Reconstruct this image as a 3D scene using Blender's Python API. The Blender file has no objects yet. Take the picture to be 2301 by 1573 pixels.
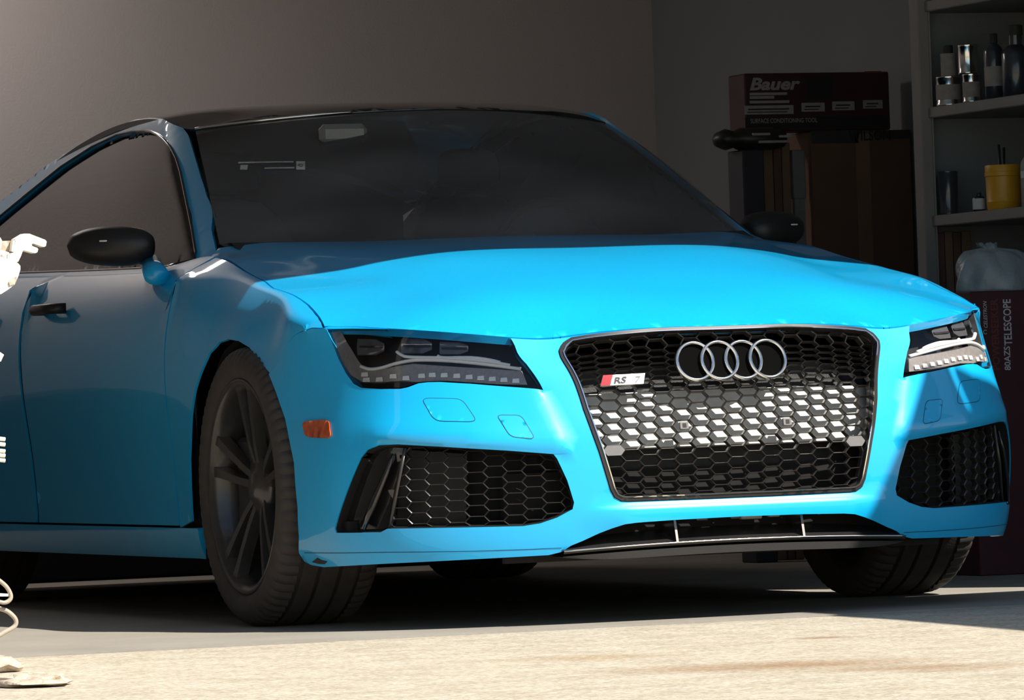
import bpy, math, random
import numpy as np
from mathutils import Vector, Matrix
from mathutils.bvhtree import BVHTree
from mathutils.geometry import delaunay_2d_cdt

random.seed(7)
scene = bpy.context.scene
COL = scene.collection

# ------------------------------------------------------------------ camera
# world: X to the car's left (image right), Y towards the back of the garage, Z up;
# origin on the floor under the middle of the front axle
CAM = np.array([-5.34627366, -13.34632912, 0.52924568])
RCAM = np.array([[0.93240462, -0.35966786, -0.03550575],
                 [0.02959238, -0.02193574, 0.99932133],
                 [0.36020261, 0.93282252, 0.00980956]])
FPX, CX, CY = 12820.494, 1150.5, 786.5
cd = bpy.data.cameras.new('camera'); cam = bpy.data.objects.new('camera', cd); COL.objects.link(cam)
cd.sensor_width = 36.0; cd.lens = FPX / 2301 * 36.0; cd.clip_end = 300
Mx = Matrix.Identity(4)
for i in range(3):
    Mx[i][0] = RCAM[0][i]; Mx[i][1] = RCAM[1][i]; Mx[i][2] = -RCAM[2][i]; Mx[i][3] = CAM[i]
cam.matrix_world = Mx
scene.camera = cam

# ------------------------------------------------------------------ sky, sun, exposure
SUN_AZ, SUN_EL = math.radians(32), math.radians(44)
SUN = Vector((math.cos(SUN_EL)*math.sin(SUN_AZ), -math.cos(SUN_EL)*math.cos(SUN_AZ), math.sin(SUN_EL)))
w = bpy.data.worlds.new('sky'); scene.world = w; w.use_nodes = True
nt = w.node_tree; nt.nodes.clear()
sk = nt.nodes.new('ShaderNodeTexSky'); sk.sky_type = 'NISHITA'; sk.sun_disc = False
sk.sun_elevation = SUN_EL; sk.sun_rotation = math.pi - SUN_AZ; sk.air_density = 1.2; sk.dust_density = 0.5; sk.ozone_density = 2.0
bg = nt.nodes.new('ShaderNodeBackground'); bg.inputs[1].default_value = 0.11
wo = nt.nodes.new('ShaderNodeOutputWorld')
nt.links.new(sk.outputs[0], bg.inputs[0]); nt.links.new(bg.outputs[0], wo.inputs[0])
sd = bpy.data.lights.new('sun', 'SUN'); sd.energy = 8.5; sd.angle = math.radians(0.55); sd.color = (1.0, 0.95, 0.86)
so = bpy.data.objects.new('sun', sd); COL.objects.link(so)
so.rotation_euler = SUN.to_track_quat('Z', 'Y').to_euler(); so.location = (4, -8, 8)
vs = scene.view_settings
vs.view_transform = 'Standard'; vs.look = 'None'; vs.gamma = 1.0; vs.use_curve_mapping = False
vs.exposure = 0.0

# ------------------------------------------------------------------ materials
MATS = {}
def mat(name, col=(.5, .5, .5), rough=.5, metal=0.0, coat=0.0, noise=None, bump=None, spec=None, sheen=0):
    """procedural principled material; noise=(scale, second colour, contrast), bump=(scale, strength)"""
    m = bpy.data.materials.new(name); m.use_nodes = True; MATS[name] = m
    t = m.node_tree; b = t.nodes['Principled BSDF']
    b.inputs['Base Color'].default_value = (*col, 1); b.inputs['Roughness'].default_value = rough
    b.inputs['Metallic'].default_value = metal; b.inputs['Coat Weight'].default_value = coat
    b.inputs['Coat Roughness'].default_value = .04
    if spec is not None: b.inputs['Specular IOR Level'].default_value = spec
    tc = t.nodes.new('ShaderNodeTexCoord')
    if noise:
        n = t.nodes.new('ShaderNodeTexNoise'); n.inputs['Scale'].default_value = noise[0]; n.inputs['Detail'].default_value = 6
        r = t.nodes.new('ShaderNodeValToRGB'); c = noise[2] if len(noise) > 2 else .15
        r.color_ramp.elements[0].position = .5-c; r.color_ramp.elements[1].position = .5+c
        r.color_ramp.elements[0].color = (*col, 1); r.color_ramp.elements[1].color = (*noise[1], 1)
        t.links.new(tc.outputs['Object'], n.inputs['Vector']); t.links.new(n.outputs['Fac'], r.inputs['Fac'])
        t.links.new(r.outputs['Color'], b.inputs['Base Color'])
    if bump:
        n = t.nodes.new('ShaderNodeTexNoise'); n.inputs['Scale'].default_value = bump[0]; n.inputs['Detail'].default_value = 5
        bp = t.nodes.new('ShaderNodeBump'); bp.inputs['Strength'].default_value = bump[1]; bp.inputs['Distance'].default_value = .01
        t.links.new(tc.outputs['Object'], n.inputs['Vector']); t.links.new(n.outputs['Fac'], bp.inputs['Height'])
        t.links.new(bp.outputs['Normal'], b.inputs['Normal'])
    return m
def glass(name, tint, refl_rough=.0, ior=1.5, extra=0.0):
    """thin glass: tinted see-through plus Fresnel mirror reflection"""
    m = bpy.data.materials.new(name); m.use_nodes = True; MATS[name] = m
    t = m.node_tree; t.nodes.clear()
    o = t.nodes.new('ShaderNodeOutputMaterial'); tr = t.nodes.new('ShaderNodeBsdfTransparent')
    gl = t.nodes.new('ShaderNodeBsdfGlossy'); fr = t.nodes.new('ShaderNodeFresnel'); mx = t.nodes.new('ShaderNodeMixShader')
    tr.inputs[0].default_value = (*tint, 1); gl.inputs['Roughness'].default_value = refl_rough
    fr.inputs['IOR'].default_value = ior
    t.links.new(fr.outputs[0], mx.inputs[0]); t.links.new(tr.outputs[0], mx.inputs[1]); t.links.new(gl.outputs[0], mx.inputs[2])
    last = mx
    if extra:                                        # thin film of dust
        df = t.nodes.new('ShaderNodeBsdfDiffuse'); df.inputs[0].default_value = (.52, .49, .50, 1)
        m2 = t.nodes.new('ShaderNodeMixShader'); ns = t.nodes.new('ShaderNodeTexNoise'); ns.inputs['Scale'].default_value = 3
        ma = t.nodes.new('ShaderNodeMath'); ma.operation = 'MULTIPLY'; ma.inputs[1].default_value = extra*2
        t.links.new(ns.outputs['Fac'], ma.inputs[0]); t.links.new(ma.outputs[0], m2.inputs[0])
        t.links.new(mx.outputs[0], m2.inputs[1]); t.links.new(df.outputs[0], m2.inputs[2]); last = m2
    t.links.new(last.outputs[0], o.inputs[0])
    return m
PAINT = mat('blue_paint', (0.0, .40, .80), .40, 0.0, .75, noise=(900, (0.0, .415, .80), .3))
BLACK = mat('gloss_black', (.012, .011, .011), .12, 0, .6)
SATIN = mat('satin_black', (.018, .016, .016), .42, bump=(400, .05))
DARK = mat('dark_plastic', (.02, .018, .018), .7, bump=(300, .08))
LINER = mat('black_void', (.006, .005, .005), .9, bump=(50, .05))
RUBBER = mat('tyre_rubber', (.038, .031, .028), .75, noise=(30, (.055, .046, .040), .2), bump=(200, .1))
RIM = mat('dark_rim_paint', (.07, .065, .063), .35, .6, .3, noise=(40, (.085, .08, .075), .2))
DISC = mat('brake_steel', (.12, .11, .10), .45, .8, noise=(60, (.18, .16, .14), .2))
CHROME = mat('chrome', (.85, .84, .82), .08, 1.0, noise=(300, (.9, .88, .86), .3))
SATCHROME = mat('satin_chrome', (.55, .52, .50), .22, 1.0, noise=(300, (.6, .57, .55), .3))
WHITEP = mat('white_light_guide', (.90, .89, .86), .3, noise=(80, (.94, .93, .9), .3))
LED = mat('silver_reflector', (.88, .86, .83), .2, .15, noise=(120, (.95, .93, .9), .3))
GREYR = mat('grey_reflector', (.24, .22, .21), .3, .2, noise=(120, (.34, .31, .30), .3))
AMBER = mat('amber_lens', (.42, .055, .006), .15, 0, .8, noise=(45, (.52, .10, .02), .1), bump=(160, .15))
RED = mat('badge_red', (.75, .02, .03), .3, noise=(200, (.7, .02, .03), .3))
BADGE = mat('badge_silver', (.8, .79, .76), .3, .3, noise=(200, (.84, .83, .8), .3))
ALU = mat('aluminium_beam', (.50, .485, .45), .5, .25, noise=(30, (.57, .55, .51), .2))
RAD = mat('radiator_black', (.012, .011, .011), .6, bump=(300, .2))
SEAT = mat('seat_leather', (.80, .81, .81), .6, noise=(60, (.85, .86, .86), .2), bump=(120, .1))
LENS = glass('clear_lens', (.93, .93, .93), .0, 1.42)
TINT = glass('tinted_glass', (.70, .70, .71), .0, 1.5, .14)
SIDEGLASS = glass('dark_side_glass', (.10, .095, .09), .0, 1.5)

# ------------------------------------------------------------------ helpers
def ray(u, v):
    d = RCAM.T @ np.array([(u-CX)/FPX, -(v-CY)/FPX, 1.0]); return d
def at(u, v, X=None, Y=None, Z=None):
    d = ray(u, v)
    t = (X-CAM[0])/d[0] if X is not None else (Y-CAM[1])/d[1] if Y is not None else (Z-CAM[2])/d[2]
    return Vector(CAM + t*d)
def link(name, me, m=None, parent=None, loc=None, rot=None):
    o = bpy.data.objects.new(name, me); COL.objects.link(o)
    if m is not None and me is not None and not me.materials: me.materials.append(m)
    if parent is not None: o.parent = parent
    if loc is not None: o.location = loc
    if rot is not None: o.rotation_euler = rot
    return o
def tag(o, label=None, cat=None, group=None, kind=None):
    if label: o['label'] = label
    if cat: o['category'] = cat
    if group: o['group'] = group
    if kind: o['kind'] = kind
    return o
def empty(name, loc=(0, 0, 0), rz=0, parent=None):
    o = bpy.data.objects.new(name, None); COL.objects.link(o); o.location = loc; o.rotation_euler = (0, 0, rz)
    o.empty_display_size = .1
    if parent: o.parent = parent
    return o
class MB:
    """mesh collector"""
    def __init__(s): s.v = []; s.f = []; s.sm = []
    def add(s, vs_, fs, smooth=False):
        n = len(s.v); s.v += [tuple(p) for p in vs_]; s.f += [tuple(n+i for i in f) for f in fs]; s.sm += [smooth]*len(fs); return s
    def box(s, a, b, bev=0.0, rz=0, piv=None):
        x0, y0, z0 = [min(p, q) for p, q in zip(a, b)]; x1, y1, z1 = [max(p, q) for p, q in zip(a, b)]
        if bev <= 0:
            P = [(x, y, z) for z in (z0, z1) for y in (y0, y1) for x in (x0, x1)]
            F = [(0, 2, 3, 1), (4, 5, 7, 6), (0, 1, 5, 4), (2, 6, 7, 3), (0, 4, 6, 2), (1, 3, 7, 5)]
        else:
            P = []; F = []; e = bev
            def rect(z, i): return [(x0+i, y0+i, z), (x1-i, y0+i, z), (x1-i, y1-i, z), (x0+i, y1-i, z)]
            def oct_(z, i):
                return [(x0+e, y0+i, z), (x1-e, y0+i, z), (x1-i, y0+e, z), (x1-i, y1-e, z), (x1-e, y1-i, z), (x0+e, y1-i, z), (x0+i, y1-e, z), (x0+i, y0+e, z)]
            L = [oct_(z0, e), oct_(z0+e, 0), oct_(z1-e, 0), oct_(z1, e)]
            for l in L: P += l
            F.append(tuple(range(7, -1, -1))); F.append(tuple(range(24, 32)))
            for k in range(3):
                for i in range(8): F.append((k*8+i, k*8+(i+1) % 8, (k+1)*8+(i+1) % 8, (k+1)*8+i))
        if rz:
            c, q = math.cos(rz), math.sin(rz); px, py = piv if piv else ((x0+x1)/2, (y0+y1)/2)
            P = [(px+(x-px)*c-(y-py)*q, py+(x-px)*q+(y-py)*c, z) for x, y, z in P]
        return s.add(P, F)
    def prism(s, poly, vec, smooth=False):
        """polygon of 3D points extruded by vec"""
        n = len(poly); V = [Vector(p) for p in poly]; V += [p+Vector(vec) for p in V]
        F = [tuple(range(n-1, -1, -1)), tuple(range(n, 2*n))]+[(i, (i+1) % n, n+(i+1) % n, n+i) for i in range(n)]
        return s.add(V, F, smooth)
    def tube(s, pts, r, n=10, close=False, caps=True, flat=None):
        """round sweep along points; r number or list; flat=(sx, sy) squashes the section"""
        pts = [Vector(p) for p in pts]; N = len(pts); R = r if isinstance(r, (list, tuple)) else [r]*N
        rings = []; up = None
        for i, p in enumerate(pts):
            a = pts[i-1] if (i > 0 or close) else p; b = pts[(i+1) % N] if (i < N-1 or close) else p
            t = (b-a); t = t.normalized() if t.length > 1e-9 else Vector((0, 0, 1))
            if up is None:
                up = Vector((0, 0, 1)) if abs(t.z) < .9 else Vector((0, 1, 0))
            e = t.cross(up); e = e.normalized() if e.length > 1e-6 else t.orthogonal().normalized()
            up = e.cross(t).normalized()
            sx, sy = flat if flat else (1, 1)
            rings.append([p+(e*math.cos(2*math.pi*k/n)*sx+up*math.sin(2*math.pi*k/n)*sy)*R[i] for k in range(n)])
        V = [q for rg in rings for q in rg]; F = []
        for i in range(N if close else N-1):
            j = (i+1) % N
            for k in range(n): F.append((i*n+k, i*n+(k+1) % n, j*n+(k+1) % n, j*n+k))
        if caps and not close:
            F.append(tuple(range(n-1, -1, -1))); F.append(tuple((N-1)*n+k for k in range(n)))
        return s.add(V, F, True)
    def lathe(s, prof, n=32, axis='Z', c=(0, 0, 0), smooth=True, close=False):
        """profile of (radius, height) spun round an axis through c"""
        V = []; F = []; m = len(prof)
        for k in range(n):
            a = 2*math.pi*k/n
            for r, h in prof:
                x, y = r*math.cos(a), r*math.sin(a)
                p = (x, y, h) if axis == 'Z' else (h, x, y) if axis == 'X' else (x, h, y)
                V.append((p[0]+c[0], p[1]+c[1], p[2]+c[2]))
        for k in range(n):
            l = (k+1) % n
            for i in range(m if close else m-1):
                F.append((k*m+i, l*m+i, l*m+(i+1) % m, k*m+(i+1) % m))
        return s.add(V, F, smooth)
    def build(s, name, m, parent=None, sharp=None, loc=None, rot=None):
        me = bpy.data.meshes.new(name); me.from_pydata([tuple(p) for p in s.v], [], s.f); me.validate()
        if any(s.sm): me.polygons.foreach_set('use_smooth', [bool(x) for x in s.sm][:len(me.polygons)])
        if sharp: me.set_sharp_from_angle(angle=math.radians(sharp))
        me.update()
        return link(name, me, m, parent, loc, rot)
def spline(pts, n):
    """Catmull-Rom through points (any dimension), n samples per span"""
    P = np.array([list(p) for p in pts], float); out = []
    Q = np.vstack([2*P[0]-P[1], P, 2*P[-1]-P[-2]])
    for i in range(len(P)-1):
        a, b, c, d = Q[i:i+4]
        for k in range(n):
            t = k/n
            out.append(.5*((2*b)+(c-a)*t+(2*a-5*b+4*c-d)*t*t+(3*b-a-3*c+d)*t**3))
    out.append(P[-1]); return np.array(out)
def spline_loop(pts, n):
    P = np.array([list(p) for p in pts], float); N = len(P); out = []
    for i in range(N):
        a, b, c, d = P[i-1], P[i], P[(i+1) % N], P[(i+2) % N]
        for k in range(n):
            t = k/n
            out.append(.5*((2*b)+(c-a)*t+(2*a-5*b+4*c-d)*t*t+(3*b-a-3*c+d)*t**3))
    return np.array(out)
def resample(P, step, closed=False):
    P = np.array(P, float)
    if closed: P = np.vstack([P, P[:1]])
    d = np.r_[0, np.cumsum(np.linalg.norm(np.diff(P, axis=0), axis=1))]
    n = max(3, int(round(d[-1]/step))); s_ = np.linspace(0, d[-1], n+1)
    R_ = np.stack([np.interp(s_, d, P[:, k]) for k in range(P.shape[1])], 1)
    return R_[:-1] if closed else R_
def resample_keep(P, step, closed=True):
    """subdivide each segment, keeping the corners"""
    P = [np.array(p, float) for p in P]; out = []; N = len(P)
    for i in range(N if closed else N-1):
        a, b = P[i], P[(i+1) % N]; n = max(1, int(math.ceil(np.linalg.norm(b-a)/step)))
        for k in range(n): out.append(a+(b-a)*k/n)
    if not closed: out.append(P[-1])
    return np.array(out)
def inside(pts, poly):
    pts = np.asarray(pts); poly = np.asarray(poly); x, y = pts[:, 0], pts[:, 1]; r = np.zeros(len(pts), bool)
    x0, y0 = poly[:, 0], poly[:, 1]; x1, y1 = np.roll(x0, -1), np.roll(y0, -1)
    for a, b, c, d in zip(x0, y0, x1, y1):
        if b == d: continue
        k = ((b > y) != (d > y)) & (x < (c-a)*(y-b)/(d-b)+a); r ^= k
    return r
def polydist(pts, poly, closed=True):
    pts = np.asarray(pts, float); P = np.asarray(poly, float); Q = np.roll(P, -1, 0)
    if not closed: P, Q = P[:-1], Q[:-1]
    best = np.full(len(pts), 1e9)
    for a, b in zip(P, Q):
        ab = b-a; L = max(ab@ab, 1e-14); t = np.clip(((pts-a)@ab)/L, 0, 1)
        best = np.minimum(best, np.linalg.norm(pts-(a+t[:, None]*ab), axis=1))
    return best

class Surf:
    """bicubic surface through a grid of points for x >= 0, mirrored for negative u"""
    def __init__(s, grid, mirror=True, disp=None):
        s.G = np.array(grid, float); s.nu, s.nv = s.G.shape[:2]; s.mirror = mirror; s.disp = disp
        # length scales
        uu = np.linspace(0, s.nu-1, 40*s.nu); vv = np.linspace(0, s.nv-1, 40*s.nv)
        pu = s.raw(uu, np.full_like(uu, s.nv*.45)); s.uu = uu
        s.us = np.r_[0, np.cumsum(np.linalg.norm(np.diff(pu, axis=0), axis=1))]
        pv = s.raw(np.full_like(vv, s.nu*.35), vv); s.vv = vv
        s.vs = np.r_[0, np.cumsum(np.linalg.norm(np.diff(pv, axis=0), axis=1))]
        s.bvh = None
    def ghost(s):
        G = s.G
        if s.mirror: g0 = G[1]*np.array([-1, 1, 1])
        else: g0 = 2*G[0]-G[1]
        G = np.concatenate([g0[None], G, (2*G[-1]-G[-2])[None]], 0)
        G = np.concatenate([(2*G[:, 0]-G[:, 1])[:, None], G, (2*G[:, -1]-G[:, -2])[:, None]], 1)
        return G
    def raw(s, u, v):
        u = np.atleast_1d(np.asarray(u, float)); v = np.atleast_1d(np.asarray(v, float))
        sg = np.where(u < 0, -1.0, 1.0) if s.mirror else np.ones_like(u)
        ua = np.abs(u) if s.mirror else u
        G = s.ghost()
        def wts(t):
            return np.stack([-.5*t+t*t-.5*t**3, 1-2.5*t*t+1.5*t**3, .5*t+2*t*t-1.5*t**3, -.5*t*t+.5*t**3], 1)
        iu = np.clip(np.floor(ua).astype(int), 0, s.nu-2); iv = np.clip(np.floor(v).astype(int), 0, s.nv-2)
        wu = wts(ua-iu); wv = wts(v-iv); P = np.zeros((len(ua), 3))
        for a in range(4):
            for b in range(4):
                P += (wu[:, a]*wv[:, b])[:, None]*G[iu+a, iv+b]
        P[:, 0] *= sg
        return P
    # metric coordinates (s, h)
    def to_sh(s, u, v):
        u = np.asarray(u, float); return np.stack([np.sign(u)*np.interp(np.abs(u), s.uu, s.us), np.interp(v, s.vv, s.vs)], -1)
    def to_uv(s, sh):
        sh = np.asarray(sh, float); return np.sign(sh[:, 0])*np.interp(np.abs(sh[:, 0]), s.us, s.uu), np.interp(sh[:, 1], s.vs, s.vv)
    def P(s, sh, off=0.0):
        sh = np.asarray(sh, float); u, v = s.to_uv(sh); p = s.raw(u, v)
        o = off
        if s.disp is not None: o = o+s.disp(sh)
        if np.any(o): p = p+s.N(sh)*np.broadcast_to(np.asarray(o), (len(p),))[:, None]
        return p
    def N(s, sh):
        u, v = s.to_uv(np.asarray(sh, float)); e = .02
        a = s.raw(u+e, v)-s.raw(u-e, v); b = s.raw(u, np.minimum(v+e, s.nv-1))-s.raw(u, np.maximum(v-e, 0))
        n = np.cross(a, b); n /= np.maximum(np.linalg.norm(n, axis=1), 1e-12)[:, None]; return n
    def mkbvh(s, off=0.0):
        U = np.linspace(0, s.nu-1, (s.nu-1)*14+1); V = np.linspace(0, s.nv-1, (s.nv-1)*14+1)
        uu, vv = np.meshgrid(U, V, indexing='ij'); s._U, s._V = U, V
        sh = s.to_sh(uu.ravel(), vv.ravel()); p = s.raw(uu.ravel(), vv.ravel())
        if off: p = p+s.N(sh)*off
        n = len(V); F = []
        for i in range(len(U)-1):
            for j in range(n-1): F.append((i*n+j, (i+1)*n+j, (i+1)*n+j+1, i*n+j+1))
        s._p = p; s._F = F
        return BVHTree.FromPolygons([tuple(q) for q in p], F)
    def pix(s, pts, left=True, off=0.0):
        """pixels of the photograph -> metric surface coordinates (left: on the image-left half, mirrored)"""
        b = s.mkbvh(off) if (off or s.bvh is None) else s.bvh
        if not off: s.bvh = b
        out = []; sg = -1.0 if left else 1.0; n = len(s._V)-1
        for u, v in pts:
            d = ray(u, v)*np.array([sg, 1, 1]); o = CAM*np.array([sg, 1, 1]); d = d/np.linalg.norm(d)
            hit, _, idx, _ = b.ray_cast(Vector(o), Vector(d))
            if hit is None:
                hit, _, idx, _ = None, None, None, None
                # nearest point to the ray near the car
                best = None
                for t in np.linspace(11, 17, 60):
                    q = Vector(o+d*t); h2, _, i2, ds = b.find_nearest(q)
                    if best is None or ds < best[0]: best = (ds, h2, i2)
                hit, idx = best[1], best[2]
            i, j = divmod(idx, n); f = s._F[idx]
            A, B, D = [Vector(s._p[k]) for k in (f[0], f[1], f[3])]
            e1, e2, w_ = B-A, D-A, hit-A
            m11, m12, m22 = e1.dot(e1), e1.dot(e2), e2.dot(e2); q1, q2 = w_.dot(e1), w_.dot(e2); det = m11*m22-m12*m12
            a = (q1*m22-q2*m12)/det if abs(det) > 1e-18 else .5; c = (q2*m11-q1*m12)/det if abs(det) > 1e-18 else .5
            uu = s._U[i]+np.clip(a, 0, 1)*(s._U[i+1]-s._U[i]); vv = s._V[j]+np.clip(c, 0, 1)*(s._V[j+1]-s._V[j])
            out.append(s.to_sh(uu, vv))
        return np.array(out)

def offset_loop(poly, d):
    """inset (d>0) a closed 2D loop"""
    P = np.array(poly, float); A = np.roll(P, 1, 0); B = np.roll(P, -1, 0)
    area = np.sum(P[:, 0]*B[:, 1]-B[:, 0]*P[:, 1]); sg = 1 if area > 0 else -1
    t1 = P-A; t2 = B-P; t1 /= np.maximum(np.linalg.norm(t1, axis=1), 1e-9)[:, None]; t2 /= np.maximum(np.linalg.norm(t2, axis=1), 1e-9)[:, None]
    n1 = np.stack([-t1[:, 1], t1[:, 0]], 1)*sg; n2 = np.stack([-t2[:, 1], t2[:, 0]], 1)*sg
    n = n1+n2; l = np.linalg.norm(n, axis=1); n = n/np.maximum(l, 1e-6)[:, None]
    k = 1/np.maximum((n*n1).sum(1), .5)
    return P+n*(d*k)[:, None]

def panel(name, surf, outline, holes=(), step=.03, m=None, parent=None, off=0.0, flange=.018, lines=(), hole_flange=None,
          edge_step=.012, axis=None):
    """sheet cut out of a surface (metric coordinates), with turned-in edges; lines = extra constraint polylines"""
    loops = [resample_keep(outline, edge_step)]+[resample_keep(h, edge_step) for h in holes]
    allv = []; edges = []
    for lp in loops:
        n0 = len(allv); allv += [tuple(p) for p in lp]; edges += [(n0+i, n0+(i+1) % len(lp)) for i in range(len(lp))]
    big = np.vstack(loops)
    for ln in lines:
        L = resample_keep(ln, edge_step, False); n0 = len(allv); allv += [tuple(p) for p in L]
        edges += [(n0+i, n0+i+1) for i in range(len(L)-1)]
    lo, hi = loops[0].min(0), loops[0].max(0)
    gx = np.arange(lo[0]+step*.37, hi[0], step); gy = np.arange(lo[1]+step*.37, hi[1], step)
    g = np.array([(x+(step*.5 if j % 2 else 0), y) for j, y in enumerate(gy) for x in gx])
    if len(g):
        k = inside(g, loops[0])
        for h in loops[1:]: k &= ~inside(g, h)
        g = g[k]
        dmin = np.full(len(g), 1e9)
        for lp in loops: dmin = np.minimum(dmin, polydist(g, lp))
        for ln in lines: dmin = np.minimum(dmin, polydist(g, ln, False))
        g = g[dmin > edge_step*.8]
        allv += [tuple(p) for p in g]
    V, E_, F, *_ = delaunay_2d_cdt([Vector((float(a), float(b))) for a, b in allv], edges, [], 0, 1e-7)
    V = np.array([(p.x, p.y) for p in V]); F = np.array([f for f in F if len(f) == 3])
    c = V[F].mean(1); k = inside(c, loops[0])
    for h in loops[1:]: k &= ~inside(c, h)
    F = F[k]
    used = np.unique(F); remap = -np.ones(len(V), int); remap[used] = np.arange(len(used)); V = V[used]; F = remap[F]
    if axis is not None:
        N3 = np.tile(np.array(axis, float)/np.linalg.norm(axis), (len(V), 1)); P3 = surf.P(V)+N3*off
    else:
        P3 = surf.P(V, off); N3 = surf.N(V)
    # orient
    n0 = np.cross(P3[F[:, 1]]-P3[F[:, 0]], P3[F[:, 2]]-P3[F[:, 0]]); fl = (n0*N3[F[:, 0]]).sum(1) < 0
    F[fl] = F[fl][:, ::-1]
    cnt = {}
    for f in F:
        for a, b in ((f[0], f[1]), (f[1], f[2]), (f[2], f[0])):
            cnt[(a, b)] = cnt.get((a, b), 0)+1
    bnd = [e for e in cnt if (e[1], e[0]) not in cnt]
    verts = [tuple(p) for p in P3]; faces = [tuple(int(i) for i in f) for f in F]
    if flange:
        hv = set()
        bi = sorted({i for e in bnd for i in e}); mp = {}
        dep = np.full(len(V), flange)
        if hole_flange:
            for h, hf in zip(loops[1:], hole_flange):
                if hf is None: continue
                dd = polydist(V[bi], h)
                for q, d_ in zip(bi, dd):
                    if d_ < 1e-4: dep[q] = hf
        for i in bi:
            mp[i] = (len(verts), len(verts)+1); verts.append(tuple(P3[i])); verts.append(tuple(P3[i]-N3[i]*dep[i]))
        for a, b in bnd: faces.append((mp[b][0], mp[a][0], mp[a][1], mp[b][1]))
    me = bpy.data.meshes.new(name); me.from_pydata(verts, [], faces)
    me.polygons.foreach_set('use_smooth', [True]*len(me.polygons)); me.update()
    return link(name, me, m, parent)
def mirror_copy(o, parent, name=None):
    me = o.data.copy(); co = np.empty(len(me.vertices)*3); me.vertices.foreach_get('co', co); co = co.reshape(-1, 3)
    co[:, 0] *= -1; me.vertices.foreach_set('co', co.ravel()); me.flip_normals(); me.update()
    return link(name or o.name.split('.')[0], me, None, parent)
def text_mesh(txt, size=1.0, shear=0.0, extrude=0.002, align='LEFT', sx=1.0, spacing=1.0, bold=0.0):
    cu = bpy.data.curves.new('t', 'FONT'); cu.body = txt; cu.size = size; cu.shear = shear; cu.extrude = extrude
    cu.align_x = align; cu.space_character = spacing; cu.offset = bold; cu.resolution_u = 3
    o = bpy.data.objects.new('t', cu); COL.objects.link(o)
    bpy.context.view_layer.update()
    dg = bpy.context.evaluated_depsgraph_get(); me = bpy.data.meshes.new_from_object(o.evaluated_get(dg))
    bpy.data.objects.remove(o); bpy.data.curves.remove(cu)
    co = np.empty(len(me.vertices)*3); me.vertices.foreach_get('co', co); co = co.reshape(-1, 3); co[:, 0] *= sx
    me.vertices.foreach_set('co', co.ravel()); me.materials.clear(); me.update()
    return me

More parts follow.
